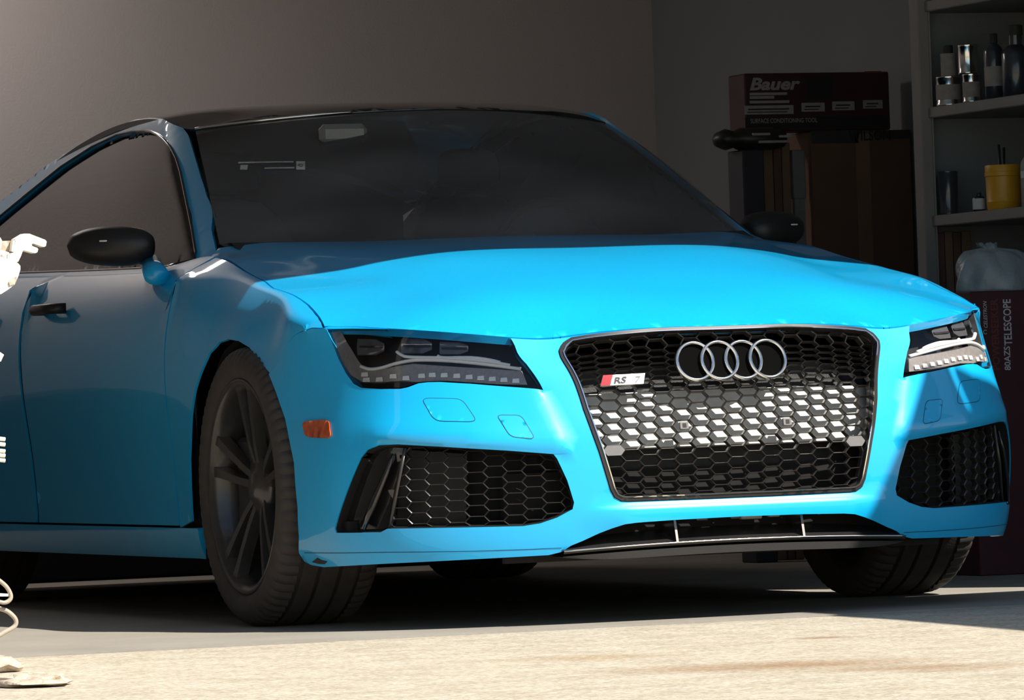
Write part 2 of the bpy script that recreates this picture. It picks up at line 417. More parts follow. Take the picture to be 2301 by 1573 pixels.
# ------------------------------------------------------------------ the place: garage, driveway
FZ = 0.010                                   # garage slab level
CONC = mat('garage_concrete', (.25, .225, .19), .8, noise=(3, (.32, .29, .245), .25), bump=(60, .15))
def driveway_mat():
    m = mat('driveway_concrete', (.66, .58, .47), .9)
    t = m.node_tree; b = t.nodes['Principled BSDF']; tc = t.nodes['Texture Coordinate']
    def noise(sc, det, x=1.0):
        mp = t.nodes.new('ShaderNodeMapping'); mp.inputs['Scale'].default_value = (x, 1, 1)
        n = t.nodes.new('ShaderNodeTexNoise'); n.inputs['Scale'].default_value = sc; n.inputs['Detail'].default_value = det
        t.links.new(tc.outputs['Object'], mp.inputs[0]); t.links.new(mp.outputs[0], n.inputs['Vector']); return n
    fine, mid, stain = noise(90, 8), noise(7, 5), noise(1.6, 4, .6)
    r1 = t.nodes.new('ShaderNodeValToRGB'); r1.color_ramp.elements[0].position = .38; r1.color_ramp.elements[1].position = .62
    r1.color_ramp.elements[0].color = (.36, .31, .235, 1); r1.color_ramp.elements[1].color = (.56, .50, .40, 1)
    t.links.new(fine.outputs['Fac'], r1.inputs[0])
    r2 = t.nodes.new('ShaderNodeValToRGB'); r2.color_ramp.elements[0].position = .35; r2.color_ramp.elements[1].position = .6
    r2.color_ramp.elements[0].color = (.86, .84, .80, 1); r2.color_ramp.elements[1].color = (1, 1, 1, 1)
    t.links.new(mid.outputs['Fac'], r2.inputs[0])
    r3 = t.nodes.new('ShaderNodeValToRGB'); r3.color_ramp.elements[0].position = .62; r3.color_ramp.elements[1].position = .74
    r3.color_ramp.elements[0].color = (1, 1, 1, 1); r3.color_ramp.elements[1].color = (.72, .55, .40, 1)
    t.links.new(stain.outputs['Fac'], r3.inputs[0])
    prev = r3.outputs[0]
    for (u, v, rx_, ry_, col) in ((1740, 1496, .42, .16, (.66, .50, .36, 1)), (2060, 1500, .30, .10, (.70, .58, .46, 1)), (1330, 1478, .25, .12, (.84, .74, .62, 1)), (1850, 1433, .10, .05, (.62, .50, .40, 1))):
        c = at(u, v, Z=.006); mp = t.nodes.new('ShaderNodeMapping'); mp.vector_type = 'TEXTURE'; mp.inputs['Location'].default_value = c; mp.inputs['Scale'].default_value = (rx_, ry_*1.6, 1); mp.inputs['Rotation'].default_value = (0, 0, -.37)
        gr_ = t.nodes.new('ShaderNodeTexGradient'); gr_.gradient_type = 'SPHERICAL'; t.links.new(tc.outputs['Object'], mp.inputs[0]); t.links.new(mp.outputs[0], gr_.inputs[0])
        ml = t.nodes.new('ShaderNodeMath'); ml.operation = 'MULTIPLY'; t.links.new(gr_.outputs['Fac'], ml.inputs[0]); t.links.new(mid.outputs['Fac'], ml.inputs[1])
        m4 = t.nodes.new('ShaderNodeMath'); m4.operation = 'MULTIPLY'; m4.inputs[1].default_value = 2.2; m4.use_clamp = True; t.links.new(ml.outputs[0], m4.inputs[0])
        mm = t.nodes.new('ShaderNodeMixRGB'); mm.inputs[2].default_value = col; t.links.new(m4.outputs[0], mm.inputs[0]); t.links.new(prev, mm.inputs[1]); prev = mm.outputs[0]
    m1 = t.nodes.new('ShaderNodeMixRGB'); m1.blend_type = 'MULTIPLY'; m1.inputs[0].default_value = 1
    m2 = t.nodes.new('ShaderNodeMixRGB'); m2.blend_type = 'MULTIPLY'; m2.inputs[0].default_value = 1
    t.links.new(r1.outputs[0], m1.inputs[1]); t.links.new(r2.outputs[0], m1.inputs[2])
    t.links.new(m1.outputs[0], m2.inputs[1]); t.links.new(prev, m2.inputs[2]); t.links.new(m2.outputs[0], b.inputs['Base Color'])
    bp = t.nodes.new('ShaderNodeBump'); bp.inputs['Strength'].default_value = .5; bp.inputs['Distance'].default_value = .006
    t.links.new(fine.outputs['Fac'], bp.inputs['Height']); t.links.new(bp.outputs[0], b.inputs['Normal'])
    return m
DRIVE = driveway_mat()
WALLM = mat('painted_drywall', (.51, .465, .455), .85, noise=(2, (.54, .495, .485), .3), bump=(120, .15))
CEILM = mat('ceiling_paint', (.45, .43, .41), .9, bump=(90, .2))
STUCCO = mat('stucco', (.55, .50, .44), .9, noise=(20, (.6, .55, .49), .3), bump=(60, .5))
WOODW = mat('white_timber', (.6, .58, .54), .6, noise=(15, (.66, .63, .59), .3))
XR, XL, YB, YF, ZC = 2.45, -3.0, 5.35, -0.95, 2.75
def struct(name, mb, m): return tag(mb.build(name, m), kind='structure')
struct('floor', MB().box((XL-.1, -1.02, -.2), (XR+.1, YB+.1, FZ)), CONC)
# driveway slab, falling slightly away from the garage
jA, jB = at(1560, 1573, Z=FZ), at(2301, 1530, Z=FZ); jd = (jB-jA); jd.z = 0; jd.normalize(); jn = Vector((-jd.y, jd.x, 0))
if jn.y < 0: jn = -jn
def slab(poly, name):
    n = len(poly); zt = FZ-.004
    mb = MB(); mb.add([(x, y, zt) for x, y in poly]+[(x, y, -.2) for x, y in poly], [tuple(range(n)), tuple(range(2*n-1, n-1, -1))]+[(i, n+i, n+(i+1) % n, (i+1) % n) for i in range(n)])
    return struct(name, mb, DRIVE)
def jp(t, o): q = jA+jd*t+jn*o; return (q.x, q.y)
slab([(25, -1.035), (-25, -1.035), jp(-30, .006), jp(30, .006)], 'floor_driveway')
slab([jp(30, -.006), jp(-30, -.006), (-25, -30), (40, -30)], 'floor_driveway')
struct('floor_soil', MB().box((-30, -30, -.25), (30, -1.03, -.012)), mat('joint_soil', (.10, .075, .05), .95, noise=(40, (.14, .10, .07), .2)))
struct('wall_back', MB().box((XL-.1, YB, -.1), (XR+.1, YB+.1, ZC)), WALLM)
WALLR = mat('shade_toned_paint', (.20, .215, .225), .85, noise=(2, (.22, .235, .245), .3), bump=(120, .15))  # right wall's shade is put into this darker colour; shelf end panel shares it
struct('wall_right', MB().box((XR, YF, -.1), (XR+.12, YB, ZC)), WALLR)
struct('wall_left', MB().box((XL-.12, YF, -.1), (XL, YB, ZC)), WALLM)
struct('ceiling', MB().box((XL-.1, YF-.1, ZC), (XR+.1, YB+.1, ZC+.12)), CEILM)
HZ = 2.20
wf = MB()
wf.box((XL-.5, YF-.12, HZ), (XR+3, YF, ZC+.4)); wf.box((2.02, YF-.12, -.1), (XR+3, YF, HZ)); wf.box((XL-.5, YF-.12, -.1), (-1.98, YF, HZ))
struct('wall_front', wf, STUCCO)
tr = MB(); tr.box((1.96, YF-.14, FZ), (2.03, YF+.02, HZ)); struct('trim_1', tr, WOODW)
tr = MB(); tr.box((-1.98, YF-.14, HZ-.05), (2.03, YF+.02, HZ+.01)); struct('trim_2', tr, WOODW)

# ------------------------------------------------------------------ the car: surfaces
plan = [(0, -.967), (.18, -.964), (.33, -.953), (.46, -.928), (.60, -.882), (.72, -.815), (.815, -.725), (.878, -.61), (.905, -.49), (.92, -.36)]
z6 = [.690, .690, .684, .674, .686, .700, .711, .720, .728, .755]
insC = [.04, .012, -.004, 0, .024, .046, .056, .062, .068, .095]
insK = [.03, .008, -.002, 0, .030, .056, .067, .072, .078, .105]
grid = []
for i, (px, py) in enumerate(plan):
    a = plan[max(i-1, 0)]; b = plan[min(i+1, len(plan)-1)]
    if i == 0: a = (-plan[1][0], plan[1][1])
    tx, ty = b[0]-a[0], b[1]-a[1]; l = math.hypot(tx, ty); nx, ny = -ty/l, tx/l     # pointing inwards (back / to the middle)
    k = min(1, max(0, (px-.15)/.35)); rows = []
    zz = [.135, .20, .30, .43, .56, z6[i]-.045, z6[i]-.02, z6[i]-.01, z6[i], z6[i]+.02]
    for j in range(10):
        d = insC[j]*(1-k)+insK[j]*k
        if i == 8: d *= (1, 1, 1, 1, .72, .62, .45, .42, .5, .75)[j]
        if i == 9: d *= (1, 1, 1, 1, .35, .35, .26, .30, .42, .80)[j]
        rows.append((px+nx*d if px > 0 else 0, py+ny*d, zz[j]))
    grid.append(rows)
side = [  # Y, x rows, z rows (rows: sill ... waist, under crest, crest, top edge)
    (-.20, (.90, .922, .935, .938, .930, .906, .884, .864, .838), (.135, .20, .30, .43, .565, .675, .778, .804, .811)),
    (.0, (.90, .926, .942, .948, .944, .918, .879, .857, .830), (.14, .20, .30, .43, .57, .69, .808, .837, .843)),
    (.2, (.898, .922, .936, .943, .944, .922, .880, .855, .820), (.145, .20, .30, .43, .575, .705, .835, .867, .878)),
    (.4, (.892, .915, .925, .932, .942, .935, .908, .888, .806), (.15, .20, .30, .43, .58, .715, .845, .874, .916)),
    (.6, (.89, .913, .918, .927, .942, .939, .918, .90, .800), (.15, .20, .30, .43, .585, .725, .848, .878, .930)),
    (.9, (.89, .912, .916, .925, .944, .944, .925, .905, .806), (.15, .20, .30, .43, .59, .735, .85, .88, .917)),
    (1.3, (.89, .912, .916, .925, .945, .947, .926, .906, .806), (.15, .20, .30, .43, .595, .74, .855, .885, .922)),
    (1.8, (.89, .912, .916, .925, .945, .947, .926, .905, .80), (.15, .20, .30, .43, .60, .745, .86, .892, .933)),
    (2.4, (.89, .912, .918, .928, .947, .948, .924, .90, .785), (.15, .20, .30, .43, .605, .755, .87, .902, .948)),
    (2.9, (.89, .915, .93, .942, .955, .95, .92, .893, .76), (.15, .20, .30, .43, .61, .765, .88, .912, .962)),
    (3.4, (.87, .90, .915, .925, .93, .925, .89, .86, .72), (.17, .22, .32, .44, .62, .77, .885, .915, .97)),
    (3.8, (.80, .84, .86, .87, .875, .87, .84, .81, .66), (.22, .27, .35, .46, .63, .77, .88, .91, .96)),
    (4.0, (.55, .60, .62, .63, .64, .64, .62, .60, .48), (.25, .30, .37, .47, .63, .76, .87, .90, .94)),
    (4.06, (.0,)*9, (.25, .30, .37, .47, .63, .76, .87, .90, .93))]
for Y, xs, zs in side:
    xs = list(xs); zs = list(zs); t_ = .011 if Y < .5 else .016
    xs.insert(7, xs[7]+.0055 if Y < 4 else xs[7]); zs.insert(7, zs[7]-t_*.85)
    if Y < .5: xs[6] = xs[8]+.010; zs[6] = zs[8]-.026
    grid.append([(x, Y, z) for x, z in zip(xs, zs)])
VC, VT = 8.0, 9.0      # rows of the crest / bonnet line and of the top edge
WRAP = Surf(grid)
NC = len(plan)
def wsh(u, v): return WRAP.to_sh(np.array([float(u)]), np.array([float(v)]))[0]

# thin-plate height fields for bonnet and roof
def tps(pts):
    P = np.array([(x, y) for x, y, z in pts]+[(-x, y) for x, y, z in pts if x > 1e-6]); Z = np.array([z for x, y, z in pts]+[z for x, y, z in pts if x > 1e-6])
    def ph(r2): return np.where(r2 > 1e-12, .5*r2*np.log(np.maximum(r2, 1e-12)), 0)
    D = ((P[:, None]-P[None])**2).sum(-1); n = len(P); A = np.zeros((n+3, n+3)); A[:n, :n] = ph(D)+np.eye(n)*1e-5
    A[:n, n] = 1; A[:n, n+1:] = P; A[n, :n] = 1; A[n+1:, :n] = P.T
    wv = np.linalg.solve(A, np.r_[Z, 0, 0, 0])
    def f(x, y):
        q = np.stack([np.ravel(x), np.ravel(y)], 1); d = ((q[:, None]-P[None])**2).sum(-1)
        return (ph(d)@wv[:n]+wv[n]+q@wv[n+1:]).reshape(np.shape(x))
    return f
hp = [(grid[i][8][0], grid[i][8][1], grid[i][8][2]) for i in range(9)]
PX_HEDGE = [(727, 744.5), (723, 733), (716, 721.6), (705, 708), (692, 694), (678, 683.5), (660, 673), (637, 664), (614, 657)]
hedge = WRAP.pix(PX_HEDGE); HEDGE = WRAP.P(hedge)
hp += [tuple(HEDGE[i]) for i in (1, 2, 4, 6, 8)]
hp += [(g[9][0], g[9][1], g[9][2]) for g in grid[12:15]]
hp += [(0, y, z) for y, z in ((-.8, .728), (-.65, .772), (-.5, .812), (-.3, .857), (-.1, .893), (.1, .920), (.3, .943), (.5, .958))]
hp += [(.4, y, z) for y, z in ((-.65, .763), (-.4, .826), (-.1, .886), (.2, .925), (.5, .951))]
hp += [(.62, y, z) for y, z in ((-.6, .757), (-.4, .797), (-.1, .850), (.2, .903), (.5, .948))]
hp += [(.745, .64, .957), (.6, .7, .968), (0, .7, .972)]
hoodf = tps(hp)
def hood_z(x, y):
    z = hoodf(x, y)
    # raised centre: soft crease running from the grille corner to the windscreen
    xc = .43+(y+.85)*.17; d = np.abs(x)-xc
    return z+.006*(1/(1+np.exp(d/.018)))*np.clip((y+.93)/.25, 0, 1)
hx = np.linspace(0, .90, 31); hy = np.linspace(-.99, .72, 41)
HOOD = Surf([[(x, y, float(hood_z(np.array(x), np.array(y)))) for y in hy] for x in hx])
def hsh(x, y): return HOOD.to_sh(np.array([np.sign(x)*np.interp(abs(x), hx, np.arange(31))]), np.array([np.interp(y, hy, np.arange(41))]))[0]

rp = [(0, y, z) for y, z in ((.9, 1.292), (1.04, 1.325), (1.2, 1.349), (1.45, 1.369), (1.75, 1.380), (2.1, 1.372), (2.5, 1.335), (2.9, 1.268), (3.4, 1.16), (3.9, 1.03))]
rp += [(.3, y, z) for y, z in ((1.08, 1.317), (1.45, 1.363), (1.75, 1.375), (2.1, 1.367), (2.9, 1.26), (3.9, 1.02))]
rp += [(.5, y, z) for y, z in ((1.18, 1.309), (1.45, 1.349), (1.75, 1.363), (2.1, 1.349), (2.5, 1.298), (2.9, 1.22), (3.4, 1.11), (3.9, .98))]
rp += [(.62, y, z) for y, z in ((1.28, 1.290), (1.45, 1.328), (1.75, 1.344), (2.1, 1.320), (2.5, 1.258), (2.9, 1.172), (3.4, 1.04))]
rf = tps(rp)
rx = np.linspace(0, .66, 23); ry = np.linspace(.9, 3.95, 41)
ROOF = Surf([[(x, y, float(rf(np.array(x), np.array(y)))) for y in ry] for x in rx])
def rsh(x, y): return ROOF.to_sh(np.array([np.sign(x)*np.interp(abs(x), rx, np.arange(23))]), np.array([np.interp(y, ry, np.arange(41))]))[0]

# side of the greenhouse: x as a function of (Y, z)
gk = ([.88, .92, .96, 1.0, 1.05, 1.1, 1.15, 1.2, 1.25, 1.29, 1.32, 1.345, 1.365], [.815, .803, .787, .770, .749, .729, .709, .688, .666, .647, .632, .616, .585])
gz = list(np.linspace(.88, 1.365, 34)); _sp = spline(list(zip(*gk)), 8); gx0 = list(np.interp(gz, _sp[:, 0], _sp[:, 1]))
gy = list(np.linspace(.40, 1.5, 40))+[1.6, 1.75, 1.9, 2.05, 2.2, 2.4, 2.6, 2.8, 3.0, 3.2, 3.4]
def gh_x(Y, z, x):
    ye = .655+(z-.958)*1.82+.12
    return x-2.5*max(0, ye-Y)**2/(1+6*max(0, ye-Y-.12))-.012*max(0, Y-1.4)**1.6
GH = Surf([[(gh_x(Y, z, x), Y, z) for z, x in zip(gz, gx0)] for Y in gy], mirror=False)

# windscreen
def ws_pt(s, t):
    b = np.array([.752*s, .455+.195*s*s, .950+.006*s*s]); q = np.array([.607*s, 1.045+.215*s*s, 1.322-.034*s*s])
    p = b+(q-b)*t; bul = .035*math.sin(math.pi*t)*(1-.5*s*s)
    return p+np.array([0, -.45, .9])*bul
WS = Surf([[ws_pt(s, t) for t in np.linspace(-.06, 1.04, 12)] for s in np.linspace(0, 1.03, 14)])
def wssh(s, t): return WS.to_sh(np.array([s/1.03*13]), np.array([(t+.06)/1.10*11]))[0]

# ------------------------------------------------------------------ the car: panels
car = empty('car', (0, 0, FZ))
tag(car, 'bright blue four-door sports saloon parked half inside the garage', 'car')
def sym(half):
    """half outline from the top middle round to the bottom middle (negative side), mirrored to a full loop"""
    h = np.array(half); r = h[::-1].copy(); r[:, 0] *= -1
    return np.vstack([h, r[1:-1] if abs(h[0][0]) < 1e-6 and abs(h[-1][0]) < 1e-6 else r])
def neg(a): a = np.array(a, float).copy(); a[:, 0] *= -1; return a

# photograph outlines (image-left half)
PX_HL = [(735, 748), (810, 748), (946, 751.5), (1059, 758), (1145, 767), (1152, 776), (1183, 827), (1221, 886), (1172, 881.5), (1059, 872), (990, 868),
         (962, 868.5), (941, 871), (917, 880), (900, 883.5), (856, 883.7), (812, 881), (795, 872), (777, 847.5), (761, 816), (745, 775)]
PX_GR = [(1640, 742.5), (1487, 747.7), (1353, 759), (1283, 768.7), (1266, 780), (1256, 798), (1260, 812), (1277, 841), (1311, 929), (1346, 1024), (1372, 1110), (1381, 1127), (1396, 1135), (1411, 1136), (1601, 1129), (1665, 1126)]
PX_VENT = [(752.5, 1198), (756, 1207), (855, 1206), (870, 1198), (1176, 1192), (1214, 1186), (1252, 1173), (1287, 1154), (1290.5, 1139), (1275, 1089), (1252, 1040),
           (1244, 1030), (1138, 1022), (985, 1013), (894, 1008), (852, 1010), (826, 1020), (811, 1038), (783, 1104)]
PX_BOT = [(1655, 1168), (1525, 1175), (1430, 1182), (1403, 1186), (1375, 1196), (1346, 1208), (1310, 1225), (1283, 1236), (1262, 1250), (1233, 1257), (1061, 1266.5), (871, 1276), (728, 1284), (700, 1279), (684, 1271), (672, 1252)]
PX_ARCHF = [(672, 1252), (672, 1215), (669, 1150), (661, 1050), (641, 950), (622, 895), (604, 850)]       # bumper part of the wheel arch
PX_ARCH = [(604, 850), (584, 815), (561, 790), (536, 775), (513, 771), (492, 778), (470, 802), (450, 848), (437, 890), (428, 960), (425, 1040), (427, 1110), (431, 1180)]
hl = WRAP.pix(PX_HL); hl = spline_loop(hl, 2) if False else hl
gr = WRAP.pix(PX_GR); gr[0][0] = 0; gr[-1][0] = 0; gr[0][1] = gr[1][1]
vent = WRAP.pix(PX_VENT)
bot = WRAP.pix(PX_BOT); bot[0][0] = 0
archf = WRAP.pix(PX_ARCHF); arch = WRAP.pix(PX_ARCH)
seam = WRAP.pix([(604, 850), (640, 792), (701, 747), (726, 747)])
gr_loop = sym(gr)

# bumper displacement: plane below the lamps that ends in a crisp edge towards the grille and over the intake
ledge = WRAP.pix([(1219, 886), (1256, 958), (1291, 1028), (1246, 1030), (1140, 1022), (985, 1013), (893, 1008), (850, 1006)])
lip_in = WRAP.pix([(1212, 886), (1248, 958), (1280, 1022), (1240, 1023), (1140, 1015), (985, 1006), (893, 1001), (850, 999)])
LEDGE_POLY = np.vstack([ledge, WRAP.pix([(760, 990), (760, 870), (900, 878), (1100, 872)])])
lip_down = WRAP.pix([(745, 1216), (860, 1216), (1180, 1204), (1262, 1180), (1300, 1163)])
GB = gr[-1][1]
def bumper_disp(sh):
    q = np.asarray(sh, float).copy(); q[:, 0] = np.abs(q[:, 0])
    ins = inside(q, LEDGE_POLY); d = polydist(q, ledge, False)
    amp = .004+.007*np.exp(-(polydist(q, ledge[2:], False)/.05)**2)
    w_ = np.clip(d/.011, 0, 1); near = np.exp(-(np.maximum(d-.011, 0)/.07)**2)
    fade = np.clip((q[:, 0]-WRAP.to_sh(np.array([2.6]), np.array([3.]))[0][0])/.02, 0, 1)*np.clip((1.02-q[:, 0])/.2, 0, 1)
    chin = np.clip((GB-q[:, 1])/.022, 0, 1)*np.clip((q[:, 1]-(GB-.085))/.045, 0, 1); chin = chin*chin*(3-2*chin)
    return np.where(ins, amp*w_*near*fade, 0.0)+.012*chin*np.clip((.40-q[:, 0])/.12, 0, 1)*(q[:, 1] < GB)
WRAP.disp = bumper_disp

top6 = [WRAP.to_sh(np.array([u]), np.array([VC]))[0] for u in np.linspace(0, 8.0, 34)]
gap = .0022
half = [(-a[0], a[1]-gap) for a in top6 if a[0] < seam[-1][0]-.004]
# over the lamp corner to the fender seam, along the seam, down the arch
half += [(-p[0], p[1]-.0004) for p in seam[::-1]]
half += [(-p[0], p[1]) for p in archf[::-1]][1:]
half += [(-p[0], p[1]) for p in bot[::-1]][1:]
BUMP_OUT = sym(half)
hlL = neg(hl)
def grow(loop, d): return offset_loop(loop, -d)
vL = neg(vent)
bumper = panel('front_bumper', WRAP, BUMP_OUT, [grow(gr_loop, .001), hlL, hl, vL, vent], .022, PAINT, car, flange=.02,
               hole_flange=[.03, .03, .03, .05, .05], lines=[neg(ledge), neg(lip_in), ledge, lip_in]+[[(-.36, GB-k), (.36, GB-k)] for k in (.006, .011, .016, .021)])

# fenders
def wv7(u): return WRAP.to_sh(np.array([u]), np.array([VT]))[0]
UD = NC+3.6      # door seam column (Y about .52)
gp2 = .0004
fout = [(p[0]+0, p[1]+gp2) for p in WRAP.pix([(606, 847), (641, 791), (701, 746), (727, 746)])]
fout += [p-np.array([0, gap]) for p in hedge]
fout += [wv7(u)-np.array([0, gap]) for u in np.linspace(NC+1.15, NC+3.45, 24)]
fout += [WRAP.to_sh(np.array([u]), np.array([v]))[0] for u, v in ((UD-.05, 8.5), (UD-.01, 6.5), (UD, 4.6), (UD, 3.2), (UD-.02, 2.0), (UD-.02, 1.45))]
fout += [p for p in arch[::-1]][:-1]
fenderR = panel('fender', WRAP, neg(fout), [], .03, PAINT, car, flange=.006)
fenderR['label'] = 'front fender in shade on the near side'
fenderL = panel('fender', WRAP, fout, [], .03, PAINT, car, flange=.006)
# doors, sills, rear quarter
def uvs(l): return [WRAP.to_sh(np.array([u]), np.array([v]))[0] for u, v in l]
UE = NC+7.0; U2 = NC+8.0
def door(u0, u1, name):
    o = [(u0+.03, 1.5), (u1-.02, 1.5), (u1-.01, 3), (u1-.01, 5), (u1-.01, VT), (u0-.03, VT), (u0-.01, 8.5), (u0+.03, 5.6), (u0+.04, 4.6), (u0+.04, 3.2), (u0+.03, 2)]
    a = panel(name, WRAP, neg(uvs(o)), [], .05, PAINT, car, flange=.006); b = panel(name, WRAP, uvs(o), [], .05, PAINT, car, flange=.006); return a, b
fd = door(UD, UE, 'front_door'); rd = door(UE, U2, 'rear_door')
for s_ in (-1, 1):
    o = uvs([(NC+2.75, .25), (U2-.02, .25), (U2-.02, 1.44), (NC+2.75, 1.44)])
    panel('sill', WRAP, neg(o) if s_ < 0 else o, [], .05, PAINT, car)
    q = uvs([(U2+.02, 1.0), (NC+8.15, 1.0), (NC+8.2, 2.4), (NC+8.45, 3.7), (NC+8.97, 4.35), (NC+9.45, 3.9), (NC+9.72, 2.6), (NC+9.78, 1.0), (NC+13, 1.0), (NC+13, VT), (NC+11, VT), (U2+.02, VT)])
    panel('rear_quarter', WRAP, neg(q) if s_ < 0 else q, [], .06, PAINT, car)

# bonnet
fe = [WRAP.raw(np.array([u]), np.array([VC]))[0] for u in np.linspace(0, 8.0, 34)]
ho = [(-p[0], p[1]+.004) for p in fe if p[0] < HEDGE[0][0]-.002 and p[1] < HEDGE[0][1]-.01]
ho += [(-(p[0]-.003), p[1]) for p in HEDGE]
ho += [(-(WRAP.raw(np.array([u]), np.array([VT]))[0][0]-.003), WRAP.raw(np.array([u]), np.array([VT]))[0][1]) for u in np.linspace(NC+1.15, NC+3.85, 14)]
ho += [(-x, .435+.188*(x/.745)**2) for x in (.75, .7, .6, .5, .4, .3, .15, 0)]
ho2 = [hsh(x, y) for x, y in ho]
bonnet = panel('bonnet', HOOD, sym(ho2), [], .03, PAINT, car, flange=.02)
# dark inner body so that no gap shows light
U = np.linspace(0, NC+12.9, 120); V = np.linspace(.6, 6.8, 16)
def shell(name, off, u0, u1, v0, v1, nu, nv, m, sgn=1, surf=WRAP):
    mb = MB()
    for sg in (sgn,):
        uu, vv = np.meshgrid(np.linspace(u0, u1, nu), np.linspace(v0, v1, nv), indexing='ij')
        sh = surf.to_sh(uu.ravel(), vv.ravel()); p = surf.P(sh, off); p[:, 0] *= sg
        mb.add(p, [(i*nv+j, (i+1)*nv+j, (i+1)*nv+j+1, i*nv+j+1) for i in range(nu-1) for j in range(nv-1)], True)
    return mb.build(name, m, car)
for sg_ in (1, -1):
    shell('inner_side_panel', -.03, NC+2.9, NC+7.9, .9, 6.0, 30, 8, LINER, sg_)
# under-bonnet blanking panel
mb = MB(); xs = np.linspace(-.74, .74, 21)
P_ = []
for x in xs:
    y_front = float(np.interp(abs(x), [g[0] for g in plan], [g[1] for g in plan]))+.20
    for y in np.linspace(y_front, .60, 16): P_.append((x, y, float(hood_z(np.array(x), np.array(y)))-.035))
mb.add(P_, [(i*16+j, (i+1)*16+j, (i+1)*16+j+1, i*16+j+1) for i in range(20) for j in range(15)], True); mb.build('engine_cover', LINER, car)
# floor pan and wheel wells
mb = MB(); mb.box((-.86, -.62, .2), (.86, -.42, .26)); mb.box((-.86, .42, .16), (.86, 3.9, .22)); mb.box((-.62, -.62, .18), (.62, .45, .26)); mb.build('underbody', LINER, car)
mb = MB(); mb.box((-.62, -.60, .2), (.62, -.56, .64)); mb.build('radiator_wall', LINER, car)
for s_ in (-1, 1):
    mb = MB(); n = 20; pts = []
    for k in range(n+1):
        a = math.pi*k/n; pts.append((-.03+.374*math.cos(a), .345+.378*math.sin(a)))
    pts = [(.344, .16)]+pts+[(-.404, .16)]
    V_ = [(s_*x, y, z) for y, z in pts for x in ((.905 if y > .1 else .895 if y > -.2 else .878), .60)]; m_ = len(pts)
    mb.add(V_, [(2*i, 2*i+1, 2*i+3, 2*i+2) for i in range(m_-1)], True)
    mb.add([(s_*.60, y, z) for y, z in pts], [tuple(range(m_))])
    mb.build('wheel_arch_liner', LINER, car)

# roof, pillars, glass
ro = [(-x, y) for x, y in [(0, 1.052)]+[(.607*t, 1.052+.215*t*t) for t in np.linspace(.1, .98, 10)]]
ro += [(-.618, 1.34), (-.625, 1.5), (-.63, 1.75), (-.638, 2.1), (-.648, 2.5), (-.655, 2.9), (-.62, 3.4), (-.48, 3.75), (0, 3.85)]
roof = panel('roof', ROOF, sym([rsh(x, y) for x, y in ro]), [], .06, BLACK, car, flange=.015)
wo_ = [(0, 1.0), (.25, 1.0), (.5, 1.0), (.75, 1.0), (.985, 1.0), (.99, .75), (.99, .5), (.99, .25), (.985, .02), (.97, 0.0), (.7, -.01), (.35, -.01), (0, -.01)]
ws = panel('windscreen', WS, sym([wssh(-s, t) for s, t in wo_]), [], .06, TINT, car, flange=0)
def gsh(Y, z):
    return GH.to_sh(np.array([np.interp(Y, gy, np.arange(len(gy)))]), np.array([np.interp(z, gz, np.arange(len(gz)))]))[0]
PX_WIN = [(441, 593), (441, 576), (433, 523), (421, 464), (407, 396), (398, 366), (385, 340), (369, 322), (355, 311), (341, 304.5), (325, 302), (300, 303), (264, 311), (209, 337), (139, 382), (63, 443)]
win = list(GH.pix(PX_WIN))+[gsh(y, z) for y, z in ((3.0, 1.09), (3.12, 1.0), (3.0, .972), (2.4, .95), (1.8, .934), (1.3, .922), (.9, .916))]
rail = list(GH.pix([(484, 566), (475, 523), (452, 408.6), (431, 338), (423, 311), (417, 303)]))
rail = [gsh(.62, .905), gsh(.60, .93)]+rail
rail += [gsh(y, z) for y, z in ((1.3, 1.300), (1.45, 1.333), (1.6, 1.345), (1.75, 1.349), (2.1, 1.323), (2.3, 1.296), (2.5, 1.262), (2.9, 1.174), (3.3, 1.065), (3.38, .985), (3.0, .945), (2.4, .925), (1.8, .912), (1.3, .90), (.9, .893), (.7, .893))]
GHR = Surf(GH.G*np.array([-1, 1, 1]), mirror=False)
pil = panel('roof_pillar', GH, rail, [win], .022, PAINT, car, flange=.014)
pilR = mirror_copy(pil, car)
pt = panel('pillar_trim', GH, offset_loop(rail, .002), [offset_loop(win, -.004)], .03, DARK, car, off=-.022, flange=0); mirror_copy(pt, car)
sg = panel('side_window', GH, offset_loop(win, -.002), [], .03, SIDEGLASS, car, off=-.010, flange=0)
sgR = mirror_copy(sg, car)
mb = MB(); mb.tube([GH.P([p], .002)[0] for p in win], .004, 6, close=True); wt = mb.build('window_trim', BLACK, car); mirror_copy(wt, car)
# cowl under the windscreen
mb = MB(); xs = np.linspace(-.74, .74, 21); V_ = []
for x in xs:
    t = x/.752; y0 = .42+.19*t*t; z0 = float(hood_z(np.array(abs(x)), np.array(y0)))-.02
    V_ += [(x, y0, z0), (x, y0+.06, z0+.012)]
mb.add(V_, [(2*i, 2*i+2, 2*i+3, 2*i+1) for i in range(20)], True); mb.build('cowl', DARK, car)
